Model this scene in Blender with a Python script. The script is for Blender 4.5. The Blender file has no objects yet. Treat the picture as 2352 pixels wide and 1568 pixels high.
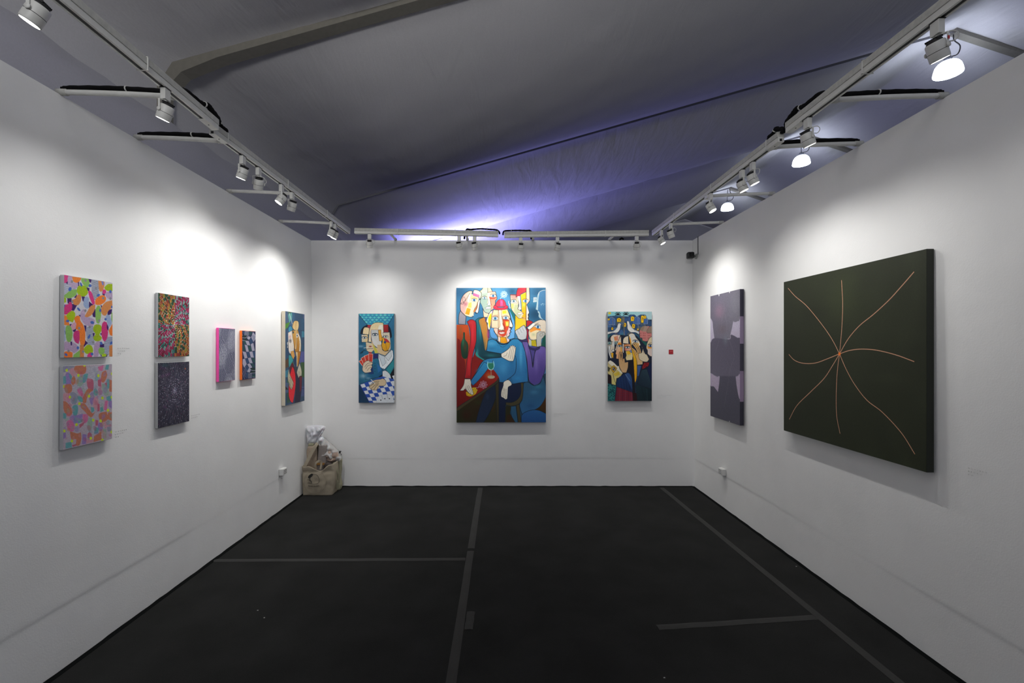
import bpy, bmesh, math, random
import numpy as np
from mathutils import Vector, Matrix, Quaternion
random.seed(7)
scene = bpy.context.scene
COL = scene.collection
# ------------------------------------------------------------------ camera
F, CX, CY, EYE = 1045.0, 1155.0, 798.0, 1.695
cd = bpy.data.cameras.new('camera'); cam = bpy.data.objects.new('camera', cd); COL.objects.link(cam)
cam.location = (0, 0, EYE); cam.rotation_euler = (math.pi/2, 0, 0)
cd.sensor_fit = 'HORIZONTAL'; cd.sensor_width = 36.0; cd.lens = 36.0*F/2352
cd.shift_x = (1176-CX)/2352; cd.shift_y = (CY-784)/2352
cd.clip_start = 0.05; cd.clip_end = 200
scene.camera = cam
vs = scene.view_settings
scene.display_settings.display_device = 'sRGB'
vs.view_transform = 'Standard'; vs.look = 'None'; vs.gamma = 1.0; vs.exposure = 0.08
vs.use_curve_mapping = False
# ------------------------------------------------------------------ world: the dim air of the big tent
w = bpy.data.worlds.new('world'); scene.world = w; w.use_nodes = True
bg = w.node_tree.nodes['Background']
bg.inputs[0].default_value = (0.80, 0.84, 1.0, 1); bg.inputs[1].default_value = 0.46
# light strengths
SPOT_W = 25.5        # one track spotlight
LAMP_E = 15.0        # acrylic high-bay shades (emission)
GLOW_W = 2600.0
FILL_W = 640.0       # added neutral fill light behind the camera, brightens the lining       # violet stage light behind the back wall

def lin(c):
    if isinstance(c, str):
        c = tuple(int(c[i:i+2], 16)/255 for i in (0, 2, 4))
    elif max(c) > 1.001: c = tuple(v/255 for v in c)
    return tuple(v/12.92 if v <= .04045 else ((v+.055)/1.055)**2.4 for v in c[:3])

def mat(name, col, rough=.6, metal=0, bump=0, bscale=200, var=0, vscale=6, spec=.5, emit=0, trans=0, detail=3):
    m = bpy.data.materials.new(name); m.use_nodes = True
    nt = m.node_tree; b = nt.nodes['Principled BSDF']
    c = lin(col)
    b.inputs['Base Color'].default_value = (*c, 1)
    b.inputs['Roughness'].default_value = rough; b.inputs['Metallic'].default_value = metal
    b.inputs['Specular IOR Level'].default_value = spec
    tc = nt.nodes.new('ShaderNodeTexCoord')
    if var:
        n = nt.nodes.new('ShaderNodeTexNoise'); n.inputs['Scale'].default_value = vscale; n.inputs['Detail'].default_value = 5
        nt.links.new(tc.outputs['Object'], n.inputs['Vector'])
        mr = nt.nodes.new('ShaderNodeMapRange'); mr.inputs['From Min'].default_value = .3; mr.inputs['From Max'].default_value = .7
        mr.inputs['To Min'].default_value = 1-var; mr.inputs['To Max'].default_value = 1+var
        nt.links.new(n.outputs['Fac'], mr.inputs['Value'])
        mx = nt.nodes.new('ShaderNodeVectorMath'); mx.operation = 'SCALE'
        mx.inputs[0].default_value = c; nt.links.new(mr.outputs[0], mx.inputs['Scale'])
        nt.links.new(mx.outputs[0], b.inputs['Base Color'])
    if bump:
        n = nt.nodes.new('ShaderNodeTexNoise'); n.inputs['Scale'].default_value = bscale; n.inputs['Detail'].default_value = detail
        nt.links.new(tc.outputs['Object'], n.inputs['Vector'])
        bp = nt.nodes.new('ShaderNodeBump'); bp.inputs['Strength'].default_value = 1; bp.inputs['Distance'].default_value = bump
        nt.links.new(n.outputs['Fac'], bp.inputs['Height']); nt.links.new(bp.outputs[0], b.inputs['Normal'])
    if emit:
        b.inputs['Emission Color'].default_value = (*c, 1); b.inputs['Emission Strength'].default_value = emit
    if trans: b.inputs['Transmission Weight'].default_value = trans
    return m

def tag(o, label=None, cat=None, group=None, kind=None):
    if label: o['label'] = label
    if cat: o['category'] = cat
    if group: o['group'] = group
    if kind: o['kind'] = kind
    return o
def empty(name, loc=(0, 0, 0), label=None, cat=None, group=None):
    o = bpy.data.objects.new(name, None); COL.objects.link(o); o.location = loc
    o.empty_display_size = .05
    return tag(o, label, cat, group)
def link(name, me, parent=None, loc=None):
    o = bpy.data.objects.new(name, me); COL.objects.link(o)
    if parent is not None: o.parent = parent
    if loc is not None: o.location = loc
    return o
def mesh_from(name, verts, faces, m=None, smooth=False):
    me = bpy.data.meshes.new(name); me.from_pydata([tuple(v) for v in verts], [], faces); me.update()
    bm = bmesh.new(); bm.from_mesh(me); bmesh.ops.recalc_face_normals(bm, faces=bm.faces); bm.to_mesh(me); bm.free()
    if m: me.materials.append(m)
    if smooth: me.polygons.foreach_set('use_smooth', [True]*len(me.polygons))
    return me

class MB:
    """collects shapes into one mesh"""
    def __init__(s): s.v = []; s.f = []; s.sm = []
    def add(s, vs, fs, smooth=False, M=None):
        k = len(s.v)
        s.v += [tuple(M @ Vector(v)) if M else tuple(v) for v in vs]
        s.f += [[i+k for i in f] for f in fs]; s.sm += [smooth]*len(fs)
        return s
    def box(s, a, b, M=None, bev=0):
        (x0, y0, z0), (x1, y1, z1) = a, b
        if bev:
            bm = bmesh.new(); bmesh.ops.create_cube(bm, size=1)
            for v in bm.verts: v.co = Vector(((x0+x1)/2+v.co.x*(x1-x0), (y0+y1)/2+v.co.y*(y1-y0), (z0+z1)/2+v.co.z*(z1-z0)))
            bmesh.ops.bevel(bm, geom=bm.edges[:], offset=bev, segments=2, affect='EDGES', profile=.5)
            bm.verts.index_update()
            s.add([v.co.copy() for v in bm.verts], [[v.index for v in f.verts] for f in bm.faces], False, M); bm.free(); return s
        vs = [(x, y, z) for x in (x0, x1) for y in (y0, y1) for z in (z0, z1)]
        return s.add(vs, [(0, 1, 3, 2), (4, 6, 7, 5), (0, 4, 5, 1), (2, 3, 7, 6), (0, 2, 6, 4), (1, 5, 7, 3)], False, M)
    def lathe(s, prof, n=24, M=None, smooth=True, caps=True):
        vs, fs = [], []
        for r, z in prof:
            for i in range(n):
                a = 2*math.pi*i/n; vs.append((r*math.cos(a), r*math.sin(a), z))
        for j in range(len(prof)-1):
            for i in range(n):
                fs.append((j*n+i, j*n+(i+1) % n, (j+1)*n+(i+1) % n, (j+1)*n+i))
        if caps:
            fs.append(list(range(n))); fs.append(list(range((len(prof)-1)*n, len(prof)*n)))
        return s.add(vs, fs, smooth, M)
    def tube(s, pts, r, n=8, sx=1.0, caps=True, smooth=True, M=None):
        """pts list of 3D points; r radius or list; sx squashes the section vertically"""
        P = [Vector(p) for p in pts]; R = r if isinstance(r, (list, tuple)) else [r]*len(P)
        vs, fs = [], []
        up = Vector((0, 0, 1))
        prev = None
        for i, p in enumerate(P):
            t = (P[min(i+1, len(P)-1)]-P[max(i-1, 0)]).normalized()
            if prev is None:
                a = t.cross(up)
                if a.length < .05: a = t.cross(Vector((0, 1, 0)))
            else: a = prev-t*prev.dot(t)
            a.normalize(); b = a.cross(t).normalized(); prev = a
            for k in range(n):
                th = 2*math.pi*k/n; vs.append(p+a*(R[i]*math.cos(th))+b*(R[i]*sx*math.sin(th)))
        for j in range(len(P)-1):
            for k in range(n): fs.append((j*n+k, j*n+(k+1) % n, (j+1)*n+(k+1) % n, (j+1)*n+k))
        if caps: fs.append(list(range(n))); fs.append(list(range((len(P)-1)*n, len(P)*n)))
        return s.add(vs, fs, smooth, M)
    def prism(s, poly, y0, y1, axis='y', M=None):
        n = len(poly)
        if axis == 'y': vs = [(x, y0, z) for x, z in poly]+[(x, y1, z) for x, z in poly]
        elif axis == 'x': vs = [(y0, x, z) for x, z in poly]+[(y1, x, z) for x, z in poly]
        else: vs = [(x, z, y0) for x, z in poly]+[(x, z, y1) for x, z in poly]
        fs = [list(range(n)), list(range(n, 2*n))]+[(i, (i+1) % n, n+(i+1) % n, n+i) for i in range(n)]
        return s.add(vs, fs, False, M)
    def mesh(s, name, m):
        me = bpy.data.meshes.new(name); me.from_pydata(s.v, [], s.f); me.update()
        me.polygons.foreach_set('use_smooth', s.sm)
        bm = bmesh.new(); bm.from_mesh(me); bmesh.ops.recalc_face_normals(bm, faces=bm.faces); bm.to_mesh(me); bm.free()
        if m: me.materials.append(m)
        return me
    def build(s, name, m, parent=None, loc=None): return link(name, s.mesh(name, m), parent, loc)

def spline(pts, k=6, closed=False):
    P = [np.array(p, float) for p in pts]; n = len(P); out = []
    rng = range(n) if closed else range(n-1)
    for i in rng:
        p1, p2 = P[i], P[(i+1) % n]
        p0 = P[i-1] if (closed or i > 0) else 2*p1-p2
        p3 = P[(i+2) % n] if (closed or i < n-2) else 2*p2-p1
        for j in range(k):
            t = j/k; out.append(.5*((2*p1)+(p2-p0)*t+(2*p0-5*p1+4*p2-p3)*t*t+(3*p1-p0-3*p2+p3)*t**3))
    if not closed: out.append(P[-1])
    return out

# ------------------------------------------------------------------ room shell
YB, ZT = 5.568, 3.006           # back wall distance, wall height
def xl(y, z):                   # inner face of the left wall (the panels lean very slightly)
    t = z/ZT; return (1-t)*(-2.321)+t*(-2.255-.01657*y)
def xr(y, z):
    t = z/ZT; return (1-t)*2.340+t*2.318

def wall_material():
    m = bpy.data.materials.new('white_wall_covering'); m.use_nodes = True
    nt = m.node_tree; b = nt.nodes['Principled BSDF']; L = nt.links
    b.inputs['Roughness'].default_value = .82; b.inputs['Specular IOR Level'].default_value = .25
    tc = nt.nodes.new('ShaderNodeTexCoord')
    n1 = nt.nodes.new('ShaderNodeTexNoise'); n1.inputs['Scale'].default_value = 1.7; n1.inputs['Detail'].default_value = 6
    n2 = nt.nodes.new('ShaderNodeTexNoise'); n2.inputs['Scale'].default_value = 130; n2.inputs['Detail'].default_value = 3
    n3 = nt.nodes.new('ShaderNodeTexNoise'); n3.inputs['Scale'].default_value = 9; n3.inputs['Detail'].default_value = 4
    for n in (n1, n2, n3): L.new(tc.outputs['Object'], n.inputs['Vector'])
    cr = nt.nodes.new('ShaderNodeValToRGB')
    cr.color_ramp.elements[0].position = .25; cr.color_ramp.elements[0].color = (.79, .79, .785, 1)
    cr.color_ramp.elements[1].position = .6; cr.color_ramp.elements[1].color = (.85, .85, .84, 1)
    L.new(n1.outputs['Fac'], cr.inputs[0]); L.new(cr.outputs[0], b.inputs['Base Color'])
    add = nt.nodes.new('ShaderNodeMath'); add.operation = 'MULTIPLY_ADD'; add.inputs[1].default_value = 3.0
    L.new(n3.outputs['Fac'], add.inputs[0]); L.new(n2.outputs['Fac'], add.inputs[2])
    bp = nt.nodes.new('ShaderNodeBump'); bp.inputs['Strength'].default_value = .4; bp.inputs['Distance'].default_value = .0011
    L.new(add.outputs[0], bp.inputs['Height']); L.new(bp.outputs[0], b.inputs['Normal'])
    return m
M_WALL = wall_material()
rs = np.random.RandomState(3)
def wob(u, seed):  # smooth 1D noise
    r = np.random.RandomState(seed).rand(64); i = int(math.floor(u)) % 64; f = u-math.floor(u); f = f*f*(3-2*f)
    return r[i]*(1-f)+r[(i+1) % 64]*f
def build_wall(name, fn, u0, u1, seed):
    """fn(u, z, out) -> point; out = distance into the room. A covering seam runs 0.335 m above the floor."""
    us = np.linspace(u0, u1, 90)
    zs = [0, .06, .15, .24, .29, .31, .32, .326, .330, .334, .338, .342, .348, .355, .37, .42, .5, .8, 1.2, 1.8, 2.4, 3.006]
    V, Fc = [], []
    for z in zs:
        for u in us:
            amp = .0005+.0030*wob(u*1.3+9, seed)**2
            zz = .335+.012*(wob(u*.9, seed+5)-.5)
            out = -amp*max(0, z/.335)*(1-1/(1+math.exp(-(z-zz)/.006))) if z < .5 else 0
            out += .0025*(wob(u*2.1, seed+1)-.5)*math.exp(-((z-.4)/.4)**2)
            if z > 3.0: out = 0
            V.append(fn(u, z, out))
    nu = len(us)
    for j in range(len(zs)-1):
        for i in range(nu-1): Fc.append((j*nu+i, j*nu+i+1, (j+1)*nu+i+1, (j+1)*nu+i))
    k = len(V)
    c = [fn(u0, 0, -.05), fn(u1, 0, -.05), fn(u1, ZT, -.05), fn(u0, ZT, -.05)]
    V += c
    lo = list(range(nu)); hi = [(len(zs)-1)*nu+i for i in range(nu)]
    Fc.append([k, k+1, k+2, k+3]); Fc.append(lo+[k+1, k]); Fc.append(hi+[k+2, k+3])
    Fc.append([j*nu for j in range(len(zs))]+[k+3, k]); Fc.append([j*nu+nu-1 for j in range(len(zs))]+[k+2, k+1])
    me = mesh_from(name, V, Fc, M_WALL)
    sm = [i < (len(zs)-1)*(nu-1) for i in range(len(Fc))]
    me.polygons.foreach_set('use_smooth', sm)
    me.set_sharp_from_angle(angle=math.radians(35))
    return tag(link(name, me), kind='structure')
build_wall('wall_left', lambda y, z, o: (xl(y, z)+o, y, z), -1.2, YB, 11)
build_wall('wall_right', lambda y, z, o: (xr(y, z)-o, y, z), -1.2, YB, 23)
build_wall('wall_back', lambda x, z, o: (x, YB-o, z), -2.347, 2.34, 37)

def carpet():
    m = bpy.data.materials.new('charcoal_carpet'); m.use_nodes = True
    nt = m.node_tree; b = nt.nodes['Principled BSDF']; L = nt.links
    b.inputs['Roughness'].default_value = .95; b.inputs['Specular IOR Level'].default_value = .1
    tc = nt.nodes.new('ShaderNodeTexCoord')
    n1 = nt.nodes.new('ShaderNodeTexNoise'); n1.inputs['Scale'].default_value = 260; n1.inputs['Detail'].default_value = 4
    n2 = nt.nodes.new('ShaderNodeTexNoise'); n2.inputs['Scale'].default_value = 3.2; n2.inputs['Detail'].default_value = 6
    for n in (n1, n2): L.new(tc.outputs['Object'], n.inputs['Vector'])
    cr = nt.nodes.new('ShaderNodeValToRGB')
    cr.color_ramp.elements[0].position = .3; cr.color_ramp.elements[0].color = (.0122, .0124, .0121, 1)
    cr.color_ramp.elements[1].position = .75; cr.color_ramp.elements[1].color = (.0258, .0262, .0255, 1)
    mx = nt.nodes.new('ShaderNodeMath'); mx.operation = 'MULTIPLY_ADD'; mx.inputs[1].default_value = .45
    sb = nt.nodes.new('ShaderNodeMath'); sb.operation = 'MULTIPLY'; sb.inputs[1].default_value = .55
    L.new(n2.outputs['Fac'], sb.inputs[0]); L.new(n1.outputs['Fac'], mx.inputs[0]); L.new(sb.outputs[0], mx.inputs[2])
    L.new(mx.outputs[0], cr.inputs[0]); L.new(cr.outputs[0], b.inputs['Base Color'])
    bp = nt.nodes.new('ShaderNodeBump'); bp.inputs['Strength'].default_value = .8; bp.inputs['Distance'].default_value = .003
    L.new(n1.outputs['Fac'], bp.inputs['Height']); L.new(bp.outputs[0], b.inputs['Normal'])
    return m
M_CARPET = carpet()
fl = MB().box((-3.9, -6, -.05), (24, 30, 0)).build('floor', M_CARPET); tag(fl, kind='structure')
# ragged carpet edge along the foot of the walls
M_EDGE = mat('carpet_edge', (17, 19, 19), rough=1, bump=.003, bscale=240, spec=.05)
def ragged(name, path, inward):
    V, Fc = [], []; n = len(path)
    for i, (p, s) in enumerate(zip(path, range(n))):
        h = .002+.007*max(0, wob(i*.45, 50)-.35)+.004*max(0, wob(i*.13, 71)-.5)
        q = Vector(p)+Vector(inward)*.03
        V += [(p[0], p[1], h), (q.x, q.y, .0015), (p[0], p[1], -.002), (q.x, q.y, -.002)]
    for i in range(n-1):
        a, b2 = i*4, i*4+4
        Fc += [(a, a+1, b2+1, b2), (a, b2, b2+2, a+2), (a+1, a+3, b2+3, b2+1)]
    return tag(link(name, mesh_from(name, V, Fc, M_EDGE)), kind='structure')
ragged('trim_1', [(xl(y, 0)+.002, y, 0) for y in np.linspace(.5, 5.55, 150)], (1, 0, 0))
ragged('trim_2', [(xr(y, 0)-.002, y, 0) for y in np.linspace(.5, 5.55, 150)], (-1, 0, 0))
ragged('trim_3', [(x, YB-.002, 0) for x in np.linspace(-2.3, 2.32, 140)], (0, -1, 0))

# ------------------------------------------------------------------ the big tent above: fabric lining hung between portal frames
XE, ZE, XR, ZR = -3.7, 4.89, 10.07, 8.80      # eave and ridge
FR = [-4.83, .17, 5.17, 10.17, 15.17, 20.17, 25.17]
def fabric_mat(name, col, spec=.2):
    m = bpy.data.materials.new(name); m.use_nodes = True
    nt = m.node_tree; b = nt.nodes['Principled BSDF']; L = nt.links
    b.inputs['Roughness'].default_value = .85; b.inputs['Specular IOR Level'].default_value = spec
    b.inputs['Sheen Weight'].default_value = .15
    tc = nt.nodes.new('ShaderNodeTexCoord')
    mp = nt.nodes.new('ShaderNodeMapping'); mp.inputs['Scale'].default_value = (1.2, .35, 1)
    L.new(tc.outputs['Object'], mp.inputs['Vector'])
    n1 = nt.nodes.new('ShaderNodeTexNoise'); n1.inputs['Scale'].default_value = 2.2; n1.inputs['Detail'].default_value = 4; n1.inputs['Distortion'].default_value = .6
    L.new(mp.outputs[0], n1.inputs['Vector'])
    n2 = nt.nodes.new('ShaderNodeTexNoise'); n2.inputs['Scale'].default_value = 60; n2.inputs['Detail'].default_value = 2
    L.new(tc.outputs['Object'], n2.inputs['Vector'])
    mr = nt.nodes.new('ShaderNodeMapRange'); mr.inputs['To Min'].default_value = .93; mr.inputs['To Max'].default_value = 1.07
    L.new(n2.outputs['Fac'], mr.inputs['Value'])
    sc = nt.nodes.new('ShaderNodeVectorMath'); sc.operation = 'SCALE'; sc.inputs[0].default_value = lin(col)
    L.new(mr.outputs[0], sc.inputs['Scale']); L.new(sc.outputs[0], b.inputs['Base Color'])
    bp = nt.nodes.new('ShaderNodeBump'); bp.inputs['Strength'].default_value = .7; bp.inputs['Distance'].default_value = .035
    L.new(n1.outputs['Fac'], bp.inputs['Height'])
    n3 = nt.nodes.new('ShaderNodeTexNoise'); n3.inputs['Scale'].default_value = 9; n3.inputs['Detail'].default_value = 2
    mp3 = nt.nodes.new('ShaderNodeMapping'); mp3.inputs['Scale'].default_value = (3, .12, 1); L.new(tc.outputs['Object'], mp3.inputs['Vector']); L.new(mp3.outputs[0], n3.inputs['Vector'])
    bp2 = nt.nodes.new('ShaderNodeBump'); bp2.inputs['Strength'].default_value = .5; bp2.inputs['Distance'].default_value = .005
    L.new(n3.outputs['Fac'], bp2.inputs['Height']); L.new(bp.outputs[0], bp2.inputs['Normal']); L.new(bp2.outputs[0], b.inputs['Normal'])
    return m
M_FAB = fabric_mat('grey_ceiling_fabric', (196, 195, 198))
M_FAB2 = fabric_mat('grey_curtain_fabric', (184, 183, 192))
def roof_z(x):
    return ZE+(x-XE)*(ZR-ZE)/(XR-XE) if x <= XR else ZR-(x-XR)*.33
SAG = .50
def sag(x, t):
    q = min(1, max(0, (x-XE)/2.2)); s = SAG*4*t*(1-t)*q*q*(3-2*q)
    s *= min(1, max(.25, abs(x-XR)/2.0))
    return s
V, Fc = [], []
xs = list(np.linspace(XE, XR, 46))+list(np.linspace(XR, 24, 40))[1:]
ys = []
for a, b_ in zip(FR[:-1], FR[1:]): ys += [a+(b_-a)*k/16 for k in range(16)]
ys.append(FR[-1])
knee = [(-3.87, 0.0), (-3.87, 3.0), (-3.87, 4.26), (-3.87, 4.62)]
for j, y in enumerate(ys):
    t = (j % 16)/16
    for (x, z) in knee: V.append((x+(-.03*math.sin(math.pi*t)), y, z))
    for x in xs:
        V.append((x, y, roof_z(x)-sag(x, t)+.02*math.sin(y*7+x*3)*math.sin(math.pi*t)))
n = len(xs)+4
for j in range(len(ys)-1):
    for i in range(n-1): Fc.append((j*n+i, j*n+i+1, (j+1)*n+i+1, (j+1)*n+i))
me = mesh_from('ceiling', V, Fc, M_FAB, True)
ce = tag(link('ceiling', me), kind='structure')
so = ce.modifiers.new('s', 'SOLIDIFY'); so.thickness = .01; so.offset = 1
# lower side curtain hanging in front of the tent's side wall, its hem-seam showing as a line
V, Fc = [], []
for k, y in enumerate(np.linspace(-5, 25, 200)):
    dz = .05*wob(y*.8, 5)+.012*math.sin(y*9)
    for z in (0, 2.5, 4.0, 4.235): V.append((-3.80+.012*math.sin(y*3+z), y, z+(dz if z > 4.1 else 0)))
for k in range(199):
    for i in range(3): Fc.append((k*4+i, k*4+i+1, k*4+5+i, k*4+4+i))
o = tag(link('wall_tent', mesh_from('wall_tent', V, Fc, M_FAB2, True)), kind='structure')
o.modifiers.new('s', 'SOLIDIFY').thickness = .008
# far gable
g = MB(); g.box((-4, 25.2, 0), (24, 25.25, 9.2)); tag(g.build('wall_far', M_FAB), kind='structure')
# portal frames
M_BEAM = mat('grey_frame_metal', (128, 125, 116), rough=.5, var=.06, vscale=20)
M_KEDER = mat('dark_keder_strip', (128, 128, 134), rough=.8)
k = 1
for y in FR[1:-1]:
    b = MB()
    hw, dz = .08, .17
    lowP = [(-3.80, 3.0), (-3.80, 4.56), (-3.60, 4.87-.09), (-3.2, roof_z(-3.2)-.09), (XR, ZR-.10), (22, ZR-.10-.33*(22-XR))]
    up = [(-3.9, 3.0), (-3.9, 4.62), (-3.72, 4.90), (-3.2, roof_z(-3.2)+.12), (XR, ZR+.12), (22, ZR+.12-.33*(22-XR))]
    for i in (range(5) if y < 6 else [4]):
        quad = [lowP[i], lowP[i+1], up[i+1], up[i]]
        b.prism(quad, y-hw, y+hw)
    tag(b.build('trim_%d' % (3+k), M_BEAM), kind='structure'); k += 1
    if y > 6:                       # dark keder strip where the lining meets the frame
        b = MB(); Q = [(-3.86, 3.0), (-3.86, 4.60), (-3.69, 4.88), (-3.3, roof_z(-3.3)-.01), (XR, ZR-.03)]
        for (x0, z0), (x1, z1) in zip(Q[:-1], Q[1:]): b.prism([(x0+.025, z0-.018), (x1+.025, z1-.018), (x1, z1+.05), (x0, z0+.05)], y-.008, y+.008)
        tag(b.build('trim_%d' % (3+k), M_KEDER), kind='structure'); k += 1

# ------------------------------------------------------------------ lighting tracks
M_WHITE = mat('white_powder_coat', (205, 205, 200), rough=.42, var=.04, vscale=30)
M_RAIL = mat('worn_white_steel', (176, 176, 170), rough=.5, bump=.0006, bscale=90, var=.12, vscale=45)
M_BLACK = mat('black_plastic', (14, 14, 15), rough=.6)
M_VELCRO = mat('black_cable_sleeve', (18, 18, 19), rough=.95, bump=.001, bscale=300, spec=.1)
M_TIE = mat('clear_cable_tie', (190, 190, 185), rough=.4)
M_RED = mat('red_sticker', (190, 30, 32), rough=.5)
M_LENS = mat('lit_lens', (255, 253, 246), rough=.3, emit=12)
def track(axis, fixed, a, b, z0, z1, ends, label, yaw=0):
    """axis 'y' runs along y at x=fixed; z of the underside goes from z0 to z1; ends: which end carries the power feed"""
    root = empty('light_track', label=label, cat='light track')
    L = b-a; ang = math.atan2(z1-z0, L)
    if axis == 'y':
        root.location = (fixed, a, z0); root.rotation_euler = (ang, 0, yaw)
        M = Matrix.Identity(4)
    else:
        root.location = (a, fixed, z0); root.rotation_euler = (0, -ang, 0)
        M = Matrix.Rotation(-math.pi/2, 4, 'Z')
    rail = MB().prism([(-.019, .026), (.019, .026), (.019, 0), (.0085, 0), (.0085, .016), (-.0085, .016), (-.0085, 0), (-.019, 0)], 0, L, M=M)
    rail.build('rail', M_WHITE, root)
    MB().box((-.0083, .004, .003), (.0083, L-.004, .0159), M).build('conductor_slot', M_BLACK, root)
    MB().box((-.0225, .0, .0262), (.0225, L, .0585), M, bev=.002).build('carrier_bar', M_RAIL, root)
    for p in ([.12*1, L*.38, L*.72] if L > 1.9 else [L*.3, L*.7]):
        c = MB(); c.box((-.028, p-.003, -.0015), (.028, p+.003, .0005), M); c.box((-.026, p-.003, -.0015), (-.0228, p+.003, .062), M)
        c.box((.0228, p-.003, -.0015), (.026, p+.003, .062), M); c.box((-.026, p-.003, .0587), (.026, p+.003, .062), M)
        c.build('clip', M_WHITE, root)
    for e in ends:
        y0, y1 = (0, .13) if e == 0 else (L-.13, L)
        f = MB().box((-.0205, y0, -.004), (.0205, y1, .0005), M, bev=.001); f.build('power_feed', M_WHITE, root)
        c = (y0+y1)/2
        MB().lathe([(.004, -.0052), (.004, -.0038)], 10, M @ Matrix.Translation((0, c, 0))).build('screw', M_BLACK, root)
    return root
TL1 = track('y', -1.584, .62, 2.655, 2.965, 2.965, [1], 'long white lighting track on the left, nearest the camera', math.atan(.0454))
TL2 = track('y', -1.725, 2.70, 5.085, 2.965, 2.965, [0], 'white lighting track on the left running on towards the back wall')
TB1 = track('x', 5.0, -1.627, -.050, 2.946, 2.914, [1], 'white lighting track along the back wall, left half')
TB2 = track('x', 5.0, .016, 1.600, 2.905, 2.922, [0], 'white lighting track along the back wall, right half')
TR1 = track('y', 1.690, .62, 2.690, 2.965, 2.965, [1], 'long white lighting track on the right, nearest the camera')
TR2 = track('y', 1.712, 2.80, 5.165, 2.965, 2.965, [0], 'white lighting track on the right running on towards the back wall')

# arms that carry the tracks from the wall tops
def arm(p0, p1, label, droop=.004):
    P = [Vector(p0).lerp(Vector(p1), t)+Vector((0, 0, droop*math.sin(math.pi*t))) for t in np.linspace(0, 1, 9)]
    root = empty('support_arm', p0, label, 'bracket', 'support arms holding the lighting tracks')
    P = [p-Vector(p0) for p in P]
    MB().tube(P, .0135, 10).build('tube', M_WHITE, root)
    d = (P[-1]-P[0]).normalized()
    h = MB(); s = P[0]; h.tube([s+d*.002, s+d*.05], .0175, 10); h.build('clamp_sleeve', M_RAIL, root)
    h = MB(); h.tube([P[-1]-d*.035, P[-1]], .017, 10); h.build('clamp_sleeve', M_RAIL, root)
    return root
def sleeve(pts, label, r=.0155, ties=(.25, .65)):
    pts = spline(pts, 8)
    o = Vector(pts[0]); root = empty('power_cable', o, label, 'cable')
    P = [Vector(p)-o for p in pts]
    R = [r*(1+.07*math.sin(i*1.7)) for i in range(len(P))]; R[0] *= .6; R[-1] *= .6
    MB().tube(P, R, 10, sx=.8).build('sleeve', M_VELCRO, root)
    for t in ties:
        i = int(t*(len(P)-1)); a = P[max(0, i-1)]; b = P[min(len(P)-1, i+1)]; d = (b-a).normalized()
        MB().tube([P[i]-d*.003, P[i]+d*.003], r*1.18, 10, sx=.85).build('cable_tie', M_TIE, root)
    return root
armsL = [(2.363, 'first'), (2.87, 'second'), (3.855, 'third'), (4.777, 'fourth')]
xtl = lambda y: (-1.663 if y < 2.68 else -1.725)-.022
for y, w_ in armsL:
    arm((xl(y, ZT)-.02, y, 3.0215), (xtl(y)-.014, y, 2.997), 'white tube arm from the left wall top, the %s from the camera' % w_)
armsR = [(2.395, 'first'), (2.958, 'second'), (3.917, 'third'), (4.82, 'fourth')]
xtr = lambda y: (1.690 if y < 2.75 else 1.712)+.022
for y, w_ in armsR:
    arm((xr(y, ZT)+.02, y, 3.0215), (xtr(y)+.014, y, 2.997), 'white tube arm from the right wall top, the %s from the camera' % w_)
armsB = [(-1.316, -1.262, 'leftmost behind the back track'), (-.435, -.40, 'under the left back track end'), (.37, .335, 'beside the right back cable'), (1.305, 1.245, 'rightmost behind the back track')]
for xa, xb, w_ in armsB:
    zt = 2.97 if xa < -1 else (2.945 if xa < 1 else 2.95)
    arm((xa, YB+.02, 3.0215), (xb, 5.037, zt), 'white tube arm from the back wall top, %s' % w_, 0)
# black sleeved cables lying on the arms and looping on to the track ends
def cab_side(sgn, y, ytr, yend, xt, label):
    xw = abs(xl(y, ZT)) if sgn < 0 else xr(y, ZT)
    pts = [(sgn*(xw+.0), y+.004, 3.036), (sgn*(xw-.05), y+.006, 3.045), (sgn*(xw-.25), y+.006, 3.044), (sgn*(xw-.42), y+.006, 3.036), (sgn*(abs(xt)+.05), y+.01, 3.028)]
    d = 1 if yend > y else -1
    pts += [(sgn*(abs(xt)+.005), y+.03*d, 3.046), (sgn*abs(xt), y+(yend-y)*.5, 3.046), (sgn*abs(xt), y+(yend-y)*.72, 3.066), (sgn*abs(xt), yend-.05*d, 3.058), (sgn*abs(xt), yend+.012*d, 3.035), (sgn*abs(xt), yend+.016*d, 3.005)]
    return sleeve(pts, label)
cab_side(-1, 2.363, 0, 2.655, -1.672, 'black sleeved cable on the first arm at the left wall')
cab_side(-1, 2.87, 0, 2.70, -1.725, 'black sleeved cable on the second arm at the left wall')
cab_side(1, 2.395, 0, 2.690, 1.690, 'black sleeved cable on the first arm at the right wall')
cab_side(1, 2.958, 0, 2.80, 1.712, 'black sleeved cable on the second arm at the right wall')
sleeve([(-.47, 5.555, 3.02), (-.445, 5.35, 3.035), (-.40, 5.08, 3.015), (-.36, 5.0, 2.992), (-.25, 5.0, 2.999), (-.15, 5.0, 2.994), (-.07, 5.0, 2.987), (-.040, 5.0, 2.965), (-.036, 5.0, 2.94)], 'black sleeved cable looping over the left back track end', r=.012, ties=(.6,))
sleeve([(.345, 5.555, 3.02), (.335, 5.3, 3.028), (.30, 5.04, 2.99), (.26, 5.0, 2.980), (.17, 5.0, 2.982), (.07, 5.0, 2.980), (.018, 5.0, 2.975), (.003, 5.0, 2.955), (.002, 5.0, 2.93)], 'black sleeved cable over the right back track start', r=.011, ties=(.6,))
sleeve([(1.43, 5.57, 3.012), (1.455, 5.575, 3.035), (1.48, 5.57, 3.018)], 'short black cable bump on the back wall top', r=.013, ties=())
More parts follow.
